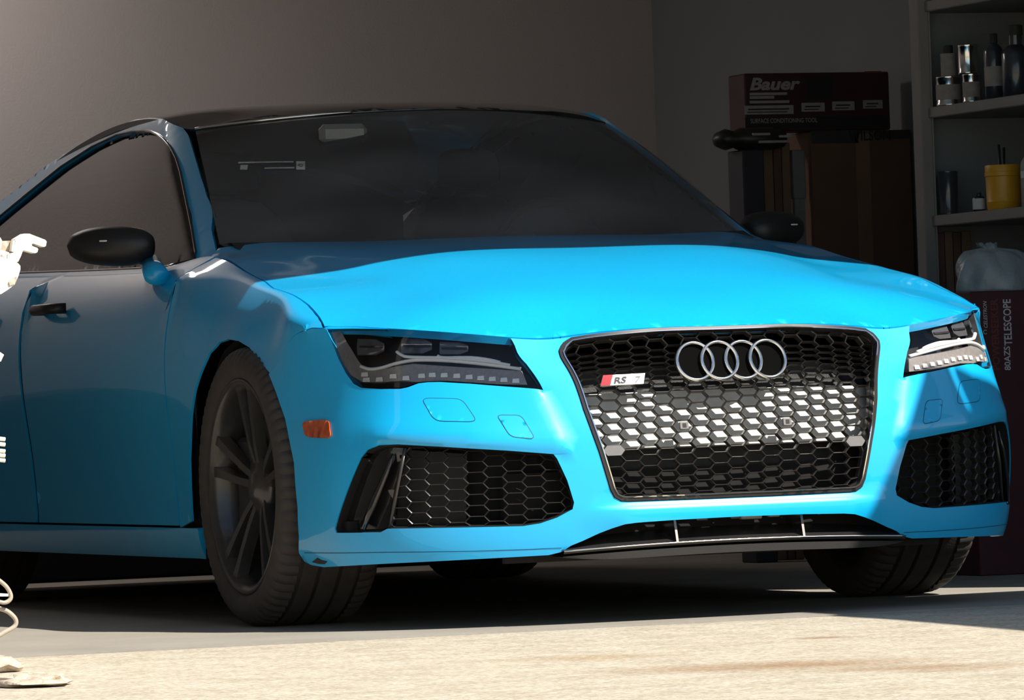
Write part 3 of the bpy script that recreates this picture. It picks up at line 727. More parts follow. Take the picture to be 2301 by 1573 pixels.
# toll tag on the windscreen
PAPER = mat('grey_print', (.62, .60, .56), .6, noise=(90, (.5, .48, .45), .2))
for name, q in (('sticker_line', [(536, 377), (536, 373.5), (660, 372), (660, 374.5)]), ('sticker_line', [(595, 389), (595, 386), (662, 385), (662, 388)]), ('sticker_line', [(540, 391), (541, 380), (558, 380), (556, 391)])):
    o = panel(name, WS, neg(WS.pix(q)), [], .03, PAPER, ws, off=.0015, flange=0, edge_step=.02)
o = panel('sticker_square', WS, neg(WS.pix([(666, 391), (666, 372), (686, 372), (686, 391)])), [], .03, PAPER, ws, off=.0015, flange=0, edge_step=.02)
c_ = WS.P([neg(WS.pix([(676, 381.5)]))[0]], .0025)[0]; n_ = Vector(WS.N([neg(WS.pix([(676, 381.5)]))[0]])[0])
mb = MB(); e1 = Vector((1, 0, 0)); e2 = n_.cross(e1).normalized()
mb.tube([Vector(c_)+(e1*math.cos(a)+e2*math.sin(a))*.0065 for a in np.linspace(0, 2*math.pi, 16, endpoint=False)], .001, 4, close=True); mb.build('sticker_ring', SATIN, ws)

mb = MB(); mb.tube([WS.P([wssh(-s, 1.005)], .004)[0] for s in np.linspace(.985, .35, 24)], [.0045]*18+[.004, .0035, .003, .002, .0015, .001], 8); mb.build('roof_glint_strip', CHROME, car)  # chrome strip added to stand in for the highlight on the roof edge
# ---- headlights
PX_BAND = [(742, 756), (753, 787), (768, 820), (790, 852), (815, 866), (855, 868), (900, 864), (940, 868), (1000, 864), (1060, 868), (1120, 872), (1186, 873), (1174, 842), (1100, 837), (1000, 831), (930, 826), (890, 832), (850, 841), (826, 841), (808, 822), (790, 792), (766, 753)]
GUIDES = [[(812, 832), (832, 838), (858, 835), (892, 825), (935, 818), (1000, 819), (1060, 824), (1120, 831), (1172, 838)],
          [(892, 799), (904, 807), (922, 811), (1000, 813), (1060, 817), (1110, 823), (1147, 829.5)],
          [(984, 808), (997, 812), (1060, 812), (1100, 817), (1125, 823)]]
LEDS = [(948, 853), (972, 851), (999, 851.5), (1027, 853), (1055, 855.5), (1081, 858), (1107, 860), (1133, 862), (1160, 864), (913, 858), (820, 850), (824, 862), (853, 861), (884, 854)]
def clamp_to(Q, loop):
    Q = np.array(Q, float); k = ~inside(Q, loop)
    for q in np.where(k)[0]:
        A = loop; ab = np.roll(loop, -1, 0)-A; t = np.clip(((Q[q]-A)*ab).sum(1)/np.maximum((ab*ab).sum(1), 1e-12), 0, 1)
        C_ = A+t[:, None]*ab; Q[q] = C_[np.argmin(((C_-Q[q])**2).sum(1))]
    return Q
HLIN = offset_loop(resample_keep(hl, .01), .006)
def headlight(sd_):
    f = neg if sd_ < 0 else (lambda a: np.array(a))
    base = f(hl); ax = np.array([.30*sd_, -.95, .08]); ax = ax/np.linalg.norm(ax)
    h = panel('headlight', WRAP, offset_loop(base, .0035), [], .03, SATIN, car, off=-.085, flange=-.080, axis=ax)
    panel('lens', WRAP, offset_loop(base, .003), [], .03, LENS, h, off=.001, flange=0)
    panel('reflector_band', WRAP, f(clamp_to(WRAP.pix(PX_BAND), HLIN)), [], .02, GREYR, h, off=-.014, flange=.05, axis=ax)
    for g, (r, d) in zip(GUIDES, ((.0042, .0125), (.0038, .009), (.0034, .009))):
        c = f(clamp_to(WRAP.pix(g), HLIN)); mb = MB(); mb.tube(spline(WRAP.P(c)-ax*d, 5), r, 8, flat=(1.3, 1)); mb.build('light_guide', WHITEP, h)
    for (u, v) in LEDS:
        q = [(u-8, v+5), (u+8, v+5), (u+7, v-5), (u-7, v-4)]
        panel('led_cell', WRAP, f(clamp_to(WRAP.pix(q), HLIN)), [], .02, LED, h, off=-.010, flange=.006, edge_step=.02, axis=ax)
    for k, (u, v, a, b) in enumerate(((835, 786, 30, 18), (938, 784, 34, 17), (1022, 789, 32, 14))):
        q = [(u-a, v+b), (u+a*.4, v+b), (u+a, v+b*.5), (u+a, v-b*.4), (u+a*.4, v-b*.9), (u-a, v-b)]
        pr = panel('projector', WRAP, f(clamp_to(WRAP.pix(q), HLIN)), [], .02, PROJ, h, off=-.030, flange=.03, edge_step=.02, axis=ax)
        q = [(u-a*.9, v+2), (u+a*.9, v+2), (u+a*.9, v-2), (u-a*.9, v-2)]
        panel('divider', WRAP, f(clamp_to(WRAP.pix(q), HLIN)), [], .02, SATIN, pr, off=-.027, flange=.004, edge_step=.02, axis=ax)
    return h
PROJ = mat('projector_grey', (.10, .095, .10), .3, .3, noise=(120, (.14, .13, .135), .3))
hR = headlight(-1); hR['label'] = 'near headlight with white light guides'; hLft = headlight(1)

# ---- grille
FRAMEM = mat('dark_chrome', (.03, .027, .026), .25, .3, .3, noise=(300, (.04, .036, .035), .3))
fr1 = offset_loop(resample_keep(gr_loop, .012), .0005)
frame = panel('grille_frame', WRAP, fr1, [offset_loop(fr1, .0115)], .02, FRAMEM, car, off=.003, flange=.03, edge_step=.012)
panel('bright_line', WRAP, offset_loop(fr1, .0085), [offset_loop(fr1, .0112)], .02, CHROME, frame, off=.0055, flange=.02, edge_step=.012)
inner = offset_loop(fr1, .011)
def honeycomb(name, loop, pitch, rowp, flat, m, parent, off, depth, wall, skip=(), origin=(0, 0), par=0):
    """stretched hexagonal mesh inside a loop; cells that cross the border are trimmed to it"""
    loop = np.array(loop); lo, hi = loop.min(0), loop.max(0); b = (pitch-flat); mb = MB(); cells = []
    ncol = int((hi[0]-lo[0])/pitch)+3
    for i in range(-ncol, ncol+1):
        cx = origin[0]+i*pitch
        if cx < lo[0]-pitch or cx > hi[0]+pitch: continue
        for j in range(-40, 41):
            cy = origin[1]+j*rowp+(rowp/2 if (i+par) % 2 else 0)
            if cy < lo[1]-rowp or cy > hi[1]+rowp: continue
            hx_ = [(-flat/2, -rowp/2), (flat/2, -rowp/2), (flat/2+b, 0), (flat/2, rowp/2), (-flat/2, rowp/2), (-flat/2-b, 0)]
            O = np.array([(cx+x, cy+y) for x, y in hx_])
            ctr = np.array([[cx, cy]])
            ins = inside(O, loop)
            if not ins.any() and not inside(ctr, loop)[0]: continue
            def clampin(Q):
                Q = Q.copy(); k = ~inside(Q, loop)
                for q in np.where(k)[0]:
                    A = loop; B = np.roll(loop, -1, 0); ab = B-A; t = np.clip(((Q[q]-A)*ab).sum(1)/np.maximum((ab*ab).sum(1), 1e-12), 0, 1)
                    C_ = A+t[:, None]*ab; Q[q] = C_[np.argmin(((C_-Q[q])**2).sum(1))]
                return Q
            O2 = clampin(O)
            ar = .5*abs(np.sum(O2[:, 0]*np.roll(O2[:, 1], -1)-np.roll(O2[:, 0], -1)*O2[:, 1]))
            if ar < .05*pitch*rowp: continue
            c = O2.mean(0); I = np.array([p+(c-p)*min(.9, wall/max(np.linalg.norm(c-p), 1e-6)) for p in O2])
            cells.append((i, j, c, O2))
            a = WRAP.P(O2, off); d = WRAP.P(I, off-.0025); e = WRAP.P(I, off-depth)
            mb.add(list(a)+list(d)+list(e), [(k, (k+1) % 6, 6+(k+1) % 6, 6+k) for k in range(6)]+[(6+k, 6+(k+1) % 6, 12+(k+1) % 6, 12+k) for k in range(6)])
    o = mb.build(name, m, parent)
    return o, cells
MESHM = mat('mesh_black', (.030, .026, .024), .28, 0, .3, bump=(500, .05))
h_c = gr[:, 1].mean()
gmesh, cells = honeycomb('grille_mesh', inner, .0440, .0262, .033, MESHM, car, -.010, .016, .0018, origin=(0, h_c), par=0)
# sensors that fill single cells, camera squares
SENS = mat('sensor_grey', (.16, .15, .15), .4, noise=(150, (.19, .18, .18), .3))
for (u, v) in ((1386, 1021), (1640, 0)):
    if v == 0: continue
    t_ = neg(WRAP.pix([(u, v)]))[0]
    for sg_ in (1, -1):
        t2 = np.array([t_[0]*sg_, t_[1]]); c = min(cells, key=lambda q: np.linalg.norm(q[2]-t2))
        panel('parking_sensor', WRAP, offset_loop(c[3], .001), [], .02, SENS, gmesh, off=-.009, flange=.006, edge_step=.03)
for s0 in (-.118, .118):
    c = min(cells, key=lambda q: np.linalg.norm(q[2]-np.array([s0, WRAP.pix([(1540, 960)])[0][1]])))[2]
    sq = [c+np.array(p)*.0095 for p in ((-1.1, -.8), (1.1, -.8), (1.1, .8), (-1.1, .8))]
    fl_ = panel('clip', WRAP, sq, [], .02, SENS, gmesh, off=-.007, flange=.008, edge_step=.03)
    panel('clip_face', WRAP, [c+np.array(p)*.0045 for p in ((-1, -1), (1, -1), (1, 1), (-1, 1))], [], .02, DARK, fl_, off=-.006, flange=.003, edge_step=.03)
# things behind the mesh: crash beam, radiator
hb0 = WRAP.pix([(1640, 1004)])[0][1]; hb1 = WRAP.pix([(1640, 872)])[0][1]; hb2 = WRAP.pix([(1640, 800)])[0][1]
panel('crash_beam', WRAP, [(-.40, hb0), (.40, hb0), (.42, hb1), (-.42, hb1)], [], .04, ALU, car, off=-.055, flange=.04, edge_step=.05)
panel('radiator', WRAP, [(-.42, gr[-1][1]-.01), (.42, gr[-1][1]-.01), (.45, gr[0][1]+.0), (-.45, gr[0][1]+.0)], [], .06, RAD, car, off=-.12, flange=0, edge_step=.06)
# four rings
def frame_at(sh, off):
    p = Vector(WRAP.P([sh], off)[0]); n = Vector(WRAP.N([sh])[0]); e = Vector((1, 0, 0)); e = (e-n*e.dot(n)).normalized(); u = n.cross(e).normalized(); 
    return p, e, u, n
hR0 = WRAP.pix([(1645, 826)])[0][1]
emb = None
BACK = mat('emblem_black', (.004, .004, .004), 1.0, 0, 0, bump=(100, .02), spec=.0)
for k, x in enumerate((-.093, -.031, .031, .093)):
    p, e, u, n = frame_at((x, hR0), .010+(.002 if k % 2 else 0))
    mb = MB(); N_ = 56
    ring = [(r, h) for r, h in ((.0500, -.010), (.0500, -.002), (.0482, .0015), (.0455, .0022), (.0428, .0015), (.0412, -.002), (.0412, -.010))]
    V_ = []; m_ = len(ring)
    for i in range(N_):
        a = 2*math.pi*i/N_
        for r, h in ring: V_.append(p+(e*math.cos(a)+u*math.sin(a))*r+n*h)
    mb.add(V_, [(i*m_+j, ((i+1) % N_)*m_+j, ((i+1) % N_)*m_+j+1, i*m_+j+1) for i in range(N_) for j in range(m_-1)], True)
    if emb is None: emb = mb.build('ring_emblem', CHROME, car); emb['label'] = 'chrome emblem of four interlocking rings'
    else: mb.build('emblem_ring', CHROME, emb)
    mb = MB(); mb.add([p+(e*math.cos(a)+u*math.sin(a))*.0465-n*(.008+.0006*k) for a in np.linspace(0, 2*math.pi, 40, endpoint=False)], [tuple(range(40))]); mb.build('emblem_backing', BACK, emb)
# badge
bq = [(1355.5, 853.5), (1449.5, 848.5), (1446, 872), (1350, 877)]
badge = panel('model_badge', WRAP, neg(WRAP.pix(bq)), [], .02, BADGE, car, off=.002, flange=.008, edge_step=.03); badge['label'] = 'small silver and red model badge reading RS 7'
panel('red_field', WRAP, neg(WRAP.pix([(1355.5, 853.5), (1377, 852.3), (1371, 876), (1350, 877)])), [], .02, RED, badge, off=.0028, flange=.001, edge_step=.03)
def put_text(name, txt, surf_sh, size, m, parent, shear=.2, off=.003, sx=1.0, bold=0):
    me = text_mesh(txt, size, shear, .0004, 'CENTER', sx, 1.0, bold); p, e, u, n = frame_at(surf_sh, off)
    o = link(name, me, m, parent); M_ = Matrix.Identity(4)
    for i in range(3): M_[i][0] = e[i]; M_[i][1] = u[i]; M_[i][2] = n[i]; M_[i][3] = p[i]
    o.matrix_local = M_; return o
t_ = neg(WRAP.pix([(1392, 871)]))[0]; put_text('badge_letters', 'RS', t_, .021, SATIN, badge, .25, .0032, 1.35, .0004)
t_ = neg(WRAP.pix([(1431, 869)]))[0]; put_text('badge_digit', '7', t_, .021, SENS, badge, .25, .0032, 1.3)

# ---- air intakes
VB = [(757, 1201), (858, 1201), (872, 1194), (909, 1016), (852, 1014), (830, 1023), (815, 1042), (787, 1106)]
VM = [(876, 1194), (1176, 1189), (1214, 1182), (1250, 1170), (1284, 1152), (1287, 1139), (1272, 1091), (1249, 1042), (1241, 1032), (1138, 1025), (985, 1016), (911, 1013)]
for sd_ in (-1, 1):
    f = neg if sd_ < 0 else (lambda a: np.array(a))
    hs = panel('air_intake', WRAP, offset_loop(f(vent), .001), [], .05, LINER, car, off=-.10, flange=-.097)
    panel('intake_blade', WRAP, f(WRAP.pix(VB, off=-.03)), [], .03, BLACK, hs, off=-.03, flange=.05)
    mb = MB(); c = f(WRAP.pix([(884, 1030), (866, 1075), (838, 1140), (816, 1192)], off=-.012)); mb.tube(WRAP.P(c, -.012), [.003, .006, .008, .008], 8, flat=(1.0, 2.2)); mb.build('intake_fin', BLACK, hs)
    mb = MB(); c = f(WRAP.pix([(911, 1016), (893, 1105), (876, 1196)], off=-.010)); mb.tube(WRAP.P(c, -.010), .0042, 8, flat=(1.0, 1.6)); mb.build('intake_bar', MESHM, hs)
    lp = resample_keep(f(WRAP.pix(VM, off=-.012)), .015)
    honeycomb('intake_mesh', lp, .0440, .0262, .033, MESHM, hs, -.014, .016, .0018, origin=(lp[:, 0].mean(), lp[:, 1].mean()))
    panel('duct_flap', WRAP, f(WRAP.pix([(890, 1190), (1048, 1190), (1050, 1030), (912, 1020)], off=-.05)), [], .05, DARK, hs, off=-.05, flange=0, edge_step=.05)

# ---- washer caps, tow cap, side markers
def rounded(pts, n=3):
    P = np.array(pts, float); out = []
    for i in range(len(P)):
        a, b, c = P[i-1], P[i], P[(i+1) % len(P)]
        p0 = b+(a-b)*.22; p1 = b+(c-b)*.22
        for k in range(n+1):
            t = k/n; out.append((1-t)**2*p0+2*t*(1-t)*b+t*t*p1)
    return out
GAPM = mat('shut_line', (.0, .05, .12), .6, bump=(50, .02))
for sd_ in (-1, 1):
    f = neg if sd_ < 0 else (lambda a: np.array(a))
    for nm, q in (('washer_cover', [(946, 904), (1038, 905), (1074, 959), (978, 957)]), ('tow_hook_cover', [(1115, 942), (1172, 943), (1203, 997), (1147, 993)])):
        lp = f(WRAP.pix(rounded(q, 4)))
        wc = panel(nm, WRAP, offset_loop(lp, .0012), [], .008, PAINT, car, off=.0008, flange=.002, edge_step=.008)
        panel('cover_gap', WRAP, offset_loop(lp, -.0004), [offset_loop(lp, .0014)], .02, GAPM, wc, off=.0004, flange=0, edge_step=.01)
    lp = f(WRAP.pix(rounded([(681, 957), (741, 952), (746, 995), (689, 992)], 3)))
    sm_ = panel('side_marker', WRAP, lp, [], .02, AMBER, car, off=.004, flange=.006, edge_step=.01)
    if sd_ < 0: sm_['label'] = 'amber side marker lamp'
lp = neg(WRAP.pix([(702, 1272), (714, 1263), (722, 1268), (736, 1271), (730, 1277), (716, 1276)])); panel('torn_lip', WRAP, lp, [], .02, DARK, bumper, off=.0015, flange=.002, edge_step=.02)

lpx = [(684, 1251), (871, 1250), (1061, 1248), (1176, 1244.5), (1262, 1240)]
for sd_ in (-1, 1):
    f = neg if sd_ < 0 else (lambda a: np.array(a)); c = WRAP.pix(lpx)
    panel('lip_seam', WRAP, f(np.vstack([c, c[::-1]-np.array([0, .0016])])), [], .02, GAPM, bumper, off=.0005, flange=0, edge_step=.02)
# ---- lower opening and splitter
mb = MB(); xs = np.linspace(-.44, .44, 41)
def fy(x): return float(np.interp(abs(x), [p[0] for p in plan], [p[1] for p in plan]))
sec = []
for x in xs:
    zz = .186-.012*(x/.45)**2; y = fy(x); sec.append([(x, y+.17, zz+.05), (x, y+.06, zz+.018), (x, y+.012, zz+.004), (x, y, zz), (x, y+.002, zz-.006), (x, y+.14, zz-.004)])
V_ = [p for r in sec for p in r]; mb.add(V_, [(i*6+j, i*6+j+1, (i+1)*6+j+1, (i+1)*6+j) for i in range(40) for j in range(5)])
spl = mb.build('splitter', SATIN, car)
spl.data.polygons.foreach_set('use_smooth', [True]*len(spl.data.polygons)); spl.data.set_sharp_from_angle(angle=.5)
mb = MB(); sec = []
for x in xs:
    zz = .174-.012*(x/.45)**2; y = fy(x)+.006; hk = .018*(1-(x/.445)**6); sec.append([(x, y, zz), (x, y+.003, zz-hk), (x, y+.25, zz-hk)])
V_ = [p for r in sec for p in r]; mb.add(V_, [(i*3+j, i*3+j+1, (i+1)*3+j+1, (i+1)*3+j) for i in range(40) for j in range(2)]); mb.build('lower_skirt', DARK, car)
mb = MB(); mb.tube([(x, fy(x)-.001, .1865-.012*(x/.45)**2) for x in xs], .0022, 6); mb.build('splitter_edge', SATCHROME, car)
for x in (-.163, .163):
    mb = MB(); y = fy(x); mb.prism([(x-.003, y+.004, .185), (x-.003, y+.02, .245), (x-.003, y+.13, .25), (x-.003, y+.12, .2)], (.006, 0, 0)); mb.build('splitter_fin', SATCHROME, car)
mb = MB(); mb.box((-.56, -.86, .15), (.56, -.84, .36)); mb.build('lower_duct', LINER, car)
rnd = random.Random(3)
for x in (-.30, -.24, -.06, .0, .06, .12, -.34):
    mb = MB(); y = fy(x)+.075; l = rnd.uniform(.012, .03); mb.box((x-l, y, .228+rnd.uniform(-.006, .012)), (x+l, y+.02, .24+rnd.uniform(0, .012)), .003); mb.build('cooler_fitting', ALU, car)

# ---- door mirrors
def mirror_unit(sd_):
    c = at(247, 562, Y=.95); c.x *= -1
    mb = MB(); n = 20; m_ = 24; V_ = []; F_ = []
    for i in range(n+1):
        t = -1+2*i/n; q = (1-abs(t)**2.6)**(1/2.2)
        cxm = c.x+t*.108; hh = .052*q*(1-.10*t); dd = .085*q*(1-.12*t)
        for k in range(m_):
            a = 2*math.pi*k/m_; ca, sa = math.cos(a), math.sin(a)
            yy = -abs(ca)**.8*dd if ca > 0 else abs(ca)**.5*dd*.55
            V_.append((sd_*cxm, c.y+yy+.25*(1-t)*-.02+.03*t, c.z+math.copysign(abs(sa)**.85, sa)*hh+.004*t))
    for i in range(n):
        for k in range(m_): F_.append((i*m_+k, i*m_+(k+1) % m_, (i+1)*m_+(k+1) % m_, (i+1)*m_+k))
    mb.add(V_, F_, True); h = mb.build('door_mirror', SATIN, car)
    mb = MB(); A_ = at(338, 598, Y=.93); B_ = at(352, 628, X=-.905)
    mb.tube([Vector((sd_*-A_.x, A_.y, A_.z)), Vector((sd_*-(A_.x+B_.x)/2, (A_.y+B_.y)/2, (A_.z+B_.z)/2)), Vector((sd_*-B_.x, B_.y, B_.z))], [.030, .030, .034], 12, flat=(1, .75)); mb.build('mirror_arm', PAINT, h)
    mb = MB(); mb.tube([Vector((sd_*(c.x+dx), c.y-.072-.01*abs(dx), c.z+.012)) for dx in (-.06, -.02, .02, .05)], .0025, 6); mb.build('indicator_strip', LED, h)
    return h
mirror_unit(-1); mirror_unit(1)
# door handle
for sd_ in (-1, 1):
    for Y0 in (1.52, 2.25):
        mb = MB(); c = Vector((sd_*.947, Y0, .825)); mb.tube([c+Vector((sd_*dx, dy, .0)) for dx, dy in ((-.02, -.10), (.018, -.09), (.026, -.05), (.026, .05), (.018, .09), (-.02, .10))], .012, 8, flat=(1, 1.2)); mb.build('door_handle', SATIN, car)

# ---- wheels
def wheel(sd_, cy, name='wheel'):
    R0, W = .345, .272; c = Vector((sd_*.802, cy, FZ+R0)); root = empty(name, (0, 0, 0), 0, car)
    root.location = (c.x, c.y, c.z-FZ)
    # x from outer (+W/2) to inner
    prof = [(.262, W/2-.018), (.272, W/2-.006), (.300, W/2+.002), (.322, W/2-.004), (.335, W/2-.014), (.342, W/2-.030)]
    tx = W/2-.030; xs_ = []
    for k, gxp in enumerate((.075, .027, -.027, -.075)):
        xs_ += [(R0, gxp+.0055), (R0-.008, gxp+.0045), (R0-.008, gxp-.0045), (R0, gxp-.0055)]
    prof += xs_+[(.342, -W/2+.030), (.335, -W/2+.014), (.322, -W/2+.004), (.300, -W/2-.002), (.272, -W/2+.006), (.262, -W/2+.018)]
    N_ = 216; m_ = len(prof); V_ = []; F_ = []
    for i in range(N_):
        a = 2*math.pi*i/N_
        for j, (r, h) in enumerate(prof):
            if i % 3 == 0 and (3 <= j <= 6 or m_-7 <= j <= m_-4): r -= .006
            V_.append((sd_*h, r*math.cos(a), r*math.sin(a)))
    for i in range(N_):
        l = (i+1) % N_
        for j in range(m_-1): F_.append((i*m_+j, l*m_+j, l*m_+j+1, i*m_+j+1))
    mb = MB(); mb.add(V_, F_, True); ty = mb.build('tyre', RUBBER, root, sharp=35)
    mb = MB(); mb.lathe([(.262, W/2-.020), (.268, W/2-.012), (.262, W/2-.008), (.252, W/2-.012), (.240, W/2-.03), (.235, .03), (.235, -W/2+.02), (.262, -W/2+.018)], 64, 'X'); 
    rim = mb.build('rim', RIM, root)
    if sd_ < 0: rim.scale = (-1, 1, 1)
    a0 = math.radians(90)
    for k in range(5):
        sp = None
        for s2 in (-1, 1):
            mb = MB(); ang = a0+2*math.pi*k/5
            def q(r, o, h): return Vector((sd_*h, r*math.cos(ang)-o*math.sin(ang), r*math.sin(ang)+o*math.cos(ang)))
            secs = []
            for r, o, wd, h in ((.055, .012, .012, W/2-.050), (.10, .020, .012, W/2-.040), (.17, .030, .012, W/2-.030), (.235, .040, .015, W/2-.022), (.255, .046, .020, W/2-.016)):
                o *= s2; secs.append([q(r, o-wd, h-.028), q(r, o-wd*.8, h), q(r, o+wd*.8, h), q(r, o+wd, h-.028)])
            V2 = [p for s3 in secs for p in s3]; F2 = [(i*4+j, i*4+(j+1) % 4, i*4+4+(j+1) % 4, i*4+4+j) for i in range(4) for j in range(4)]+[(0, 1, 2, 3), (19, 18, 17, 16)]
            mb.add(V2, F2); mb.build('spoke', RIM, rim if False else root)
    mb = MB(); mb.lathe([(.0, W/2-.036), (.030, W/2-.038), (.036, W/2-.046), (.075, W/2-.052), (.08, W/2-.08), (.0, W/2-.08)], 30, 'X'); hb = mb.build('hub', RIM, root); 
    mb = MB(); mb.lathe([(.0, .018), (.185, .018), (.19, .0), (.19, -.015), (.0, -.015)], 48, 'X', (.015, 0, 0)); dk = mb.build('brake_disc', DISC, root)
    if sd_ < 0: hb.scale = dk.scale = (-1, 1, 1)
    mb = MB(); mb.box((sd_*.0, .07, -.10), (sd_*.075, .19, .12), .012); mb.build('brake_caliper', DARK, root)
    return root
for sd_ in (-1, 1):
    wheel(sd_, -.03); wheel(sd_, 2.885)

# ---- cabin
mb = MB()
mb.add([(x, y, z) for x in (-.72, .72) for y, z in ((.50, .93), (.62, .965), (.85, .96), (.95, .88), (.95, .45))], [(i, i+1, i+6, i+5) for i in range(4)])
mb.build('dashboard', DARK, car)
mb = MB(); mb.box((-.74, .9, .24), (.74, 3.2, .30)); mb.build('cabin_floor', LINER, car)
bx = np.linspace(-.60, .60, 13); mb = MB(); mb.prism([(x, 2.93, .3) for x in (.60, -.60)]+[(x, 2.93, float(rf(np.array(abs(x)), np.array(2.93)))-.02) for x in bx], (0, .03, 0)); mb.build('rear_bulkhead', LINER, car)
mb = MB(); mb.box((-.70, 2.55, .3), (.70, 2.75, 1.02), .05); mb.build('rear_bench', SATIN, car)
def seat(x):
    def loft(secs, name, m, par):
        mb = MB(); n = 20
        for (cx_, cy_, cz_, wx, wy) in secs: pass
        V_ = []
        for (cx_, cy_, cz_, wx, wy) in secs:
            for k in range(n):
                a = 2*math.pi*k/n; V_.append((cx_+math.copysign(abs(math.cos(a))**.6, math.cos(a))*wx, cy_+math.copysign(abs(math.sin(a))**.6, math.sin(a))*wy, cz_))
        m_ = len(secs); mb.add(V_, [(i*n+k, i*n+(k+1) % n, (i+1)*n+(k+1) % n, (i+1)*n+k) for i in range(m_-1) for k in range(n)]+[tuple(range(n-1, -1, -1)), tuple((m_-1)*n+k for k in range(n))], True)
        return mb.build(name, m, par, sharp=50)
    s = loft([(x, 1.55, .42, .25, .06), (x, 1.58, .60, .27, .075), (x, 1.64, .80, .255, .075), (x, 1.69, .95, .21, .065), (x, 1.72, 1.06, .15, .05), (x, 1.735, 1.11, .10, .035), (x, 1.74, 1.12, .04, .02)], 'front_seat', SEAT, car)
    loft([(x, 1.72, 1.135, .05, .03), (x, 1.72, 1.15, .085, .042), (x, 1.725, 1.20, .088, .045), (x, 1.73, 1.235, .078, .04), (x, 1.735, 1.25, .05, .02)], 'headrest', SEAT, s)
    mb = MB(); mb.box((x-.25, 1.15, .36), (x+.25, 1.62, .50), .05); mb.build('seat_cushion', SEAT, s)
    return s
seat(-.36); seat(.36)
# rear-view mirror and steering wheel
c = at(775, 309, Y=.93); mb = MB(); mb.box((c.x-.068, c.y, c.z-.027), (c.x+.068, c.y+.03, c.z+.027), .014); mb.build('rear_view_mirror', SENS, car)
mb = MB(); mb.tube([(.36+.18*math.cos(a), 1.05+.07*math.sin(a), .90+.17*math.sin(a)) for a in np.linspace(0, 2*math.pi, 32, endpoint=False)], .014, 8, close=True); mb.build('steering_wheel', SATIN, car)

# ------------------------------------------------------------------ unseen lamp added over the back of the car to brighten the wall
def make_fill_lamp(x, y):
    z = ZC; r = empty('fill_lamp', (x, y, z)); tag(r, 'unseen two-tube lamp added to brighten the back wall', 'lamp')
    mb = MB(); mb.prism([(-.62, -.19, 0), (-.62, .19, 0), (-.62, .15, -.05), (-.62, -.15, -.05)], (1.24, 0, 0)); mb.build('fill_lamp_housing', WOODW, r)
    TUBE = mat('fill_lamp_tube', (.9, .9, .85), .4, noise=(20, (.92, .92, .88), .3))
    b = TUBE.node_tree.nodes['Principled BSDF']; b.inputs['Emission Color'].default_value = (1, .93, .86, 1); b.inputs['Emission Strength'].default_value = 6
    for dy in (-.08, .08):
        mb = MB(); mb.tube([(-.58, dy, -.068), (.58, dy, -.068)], .014, 10); mb.build('fill_lamp_tube', TUBE, r)
    ld = bpy.data.lights.new('fill_lamp_light', 'AREA'); ld.shape = 'RECTANGLE'; ld.size = 1.15; ld.size_y = .30; ld.energy = LAMP_W; ld.color = (1, .90, .84)
    lo = bpy.data.objects.new('fill_lamp_light', ld); COL.objects.link(lo); lo.parent = r; lo.location = (0, 0, -.09)
LAMP_W = 22
make_fill_lamp(-.75, 4.45)

# ------------------------------------------------------------------ unseen flat sheet added and shaped to shade the far corner of the bumper
mb = MB(); cz = 2.40
cor = [(1.55, -2.462), (1.622, -2.447), (1.726, -2.563), (1.735, -2.555), (1.640, -2.443), (1.724, -2.432), (1.876, -2.352), (2.2, -2.30), (6.0, -2.27), (6.0, -8.0), (1.30, -8.0), (1.42, -4.4), (1.52, -3.5)]
mb.prism([(x, y, cz) for x, y in cor][::-1], (0, 0, .03))
cn = empty('added_canopy', (0, 0, 0)); tag(cn, 'unseen flat sheet on posts, added to shade the bumper corner', 'added_canopy')
mb.build('added_canopy_sheet', SATIN, cn)
for x, y in ((4.6, -3.2), (4.6, -7.2)):
    mb = MB(); mb.box((x-.05, y-.05, 0), (x+.05, y+.05, cz), .008); mb.build('added_canopy_post', WOODW, cn)

# ------------------------------------------------------------------ shelf by the right wall
SHELFM = mat('grey_painted_wood', (.22, .205, .195), .7, noise=(12, (.26, .24, .23), .25), bump=(60, .2))
sh_ = empty('shelf_unit', (2.1, 1.2, FZ)); tag(sh_, 'grey painted open shelf unit against the right wall', 'shelf')
def shp(name, a, b, bev=.003, m=SHELFM):
    mb = MB(); mb.box(tuple(np.array(a)-np.array((2.1, 1.2, FZ))), tuple(np.array(b)-np.array((2.1, 1.2, FZ))), bev); return mb.build(name, m, sh_)
shp('post', (1.862, 1.905, FZ), (1.898, 1.965, 2.2)); shp('post_edging', (1.896, 1.900, FZ), (1.902, 1.96, 2.2))
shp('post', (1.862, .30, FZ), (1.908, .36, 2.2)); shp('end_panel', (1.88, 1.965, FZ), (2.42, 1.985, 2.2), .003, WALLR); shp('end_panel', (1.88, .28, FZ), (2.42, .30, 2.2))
for zt in (1.68, 1.366, 1.046, .60, .15): shp('shelf_board', (1.885, .302, zt-.032), (2.42, 1.963, zt))
def on(u, v, X): p = at(u, v, X=X); return p
STEEL = mat('bright_tin', (.75, .73, .70), .14, 1.0, noise=(60, (.8, .78, .74), .3))
LABELM = mat('grey_label', (.22, .20, .19), .7, noise=(50, (.3, .27, .25), .2))
def ppm(X, u): p = at(u, 300, X=X); return FPX/((Vector(CAM)-p).length)
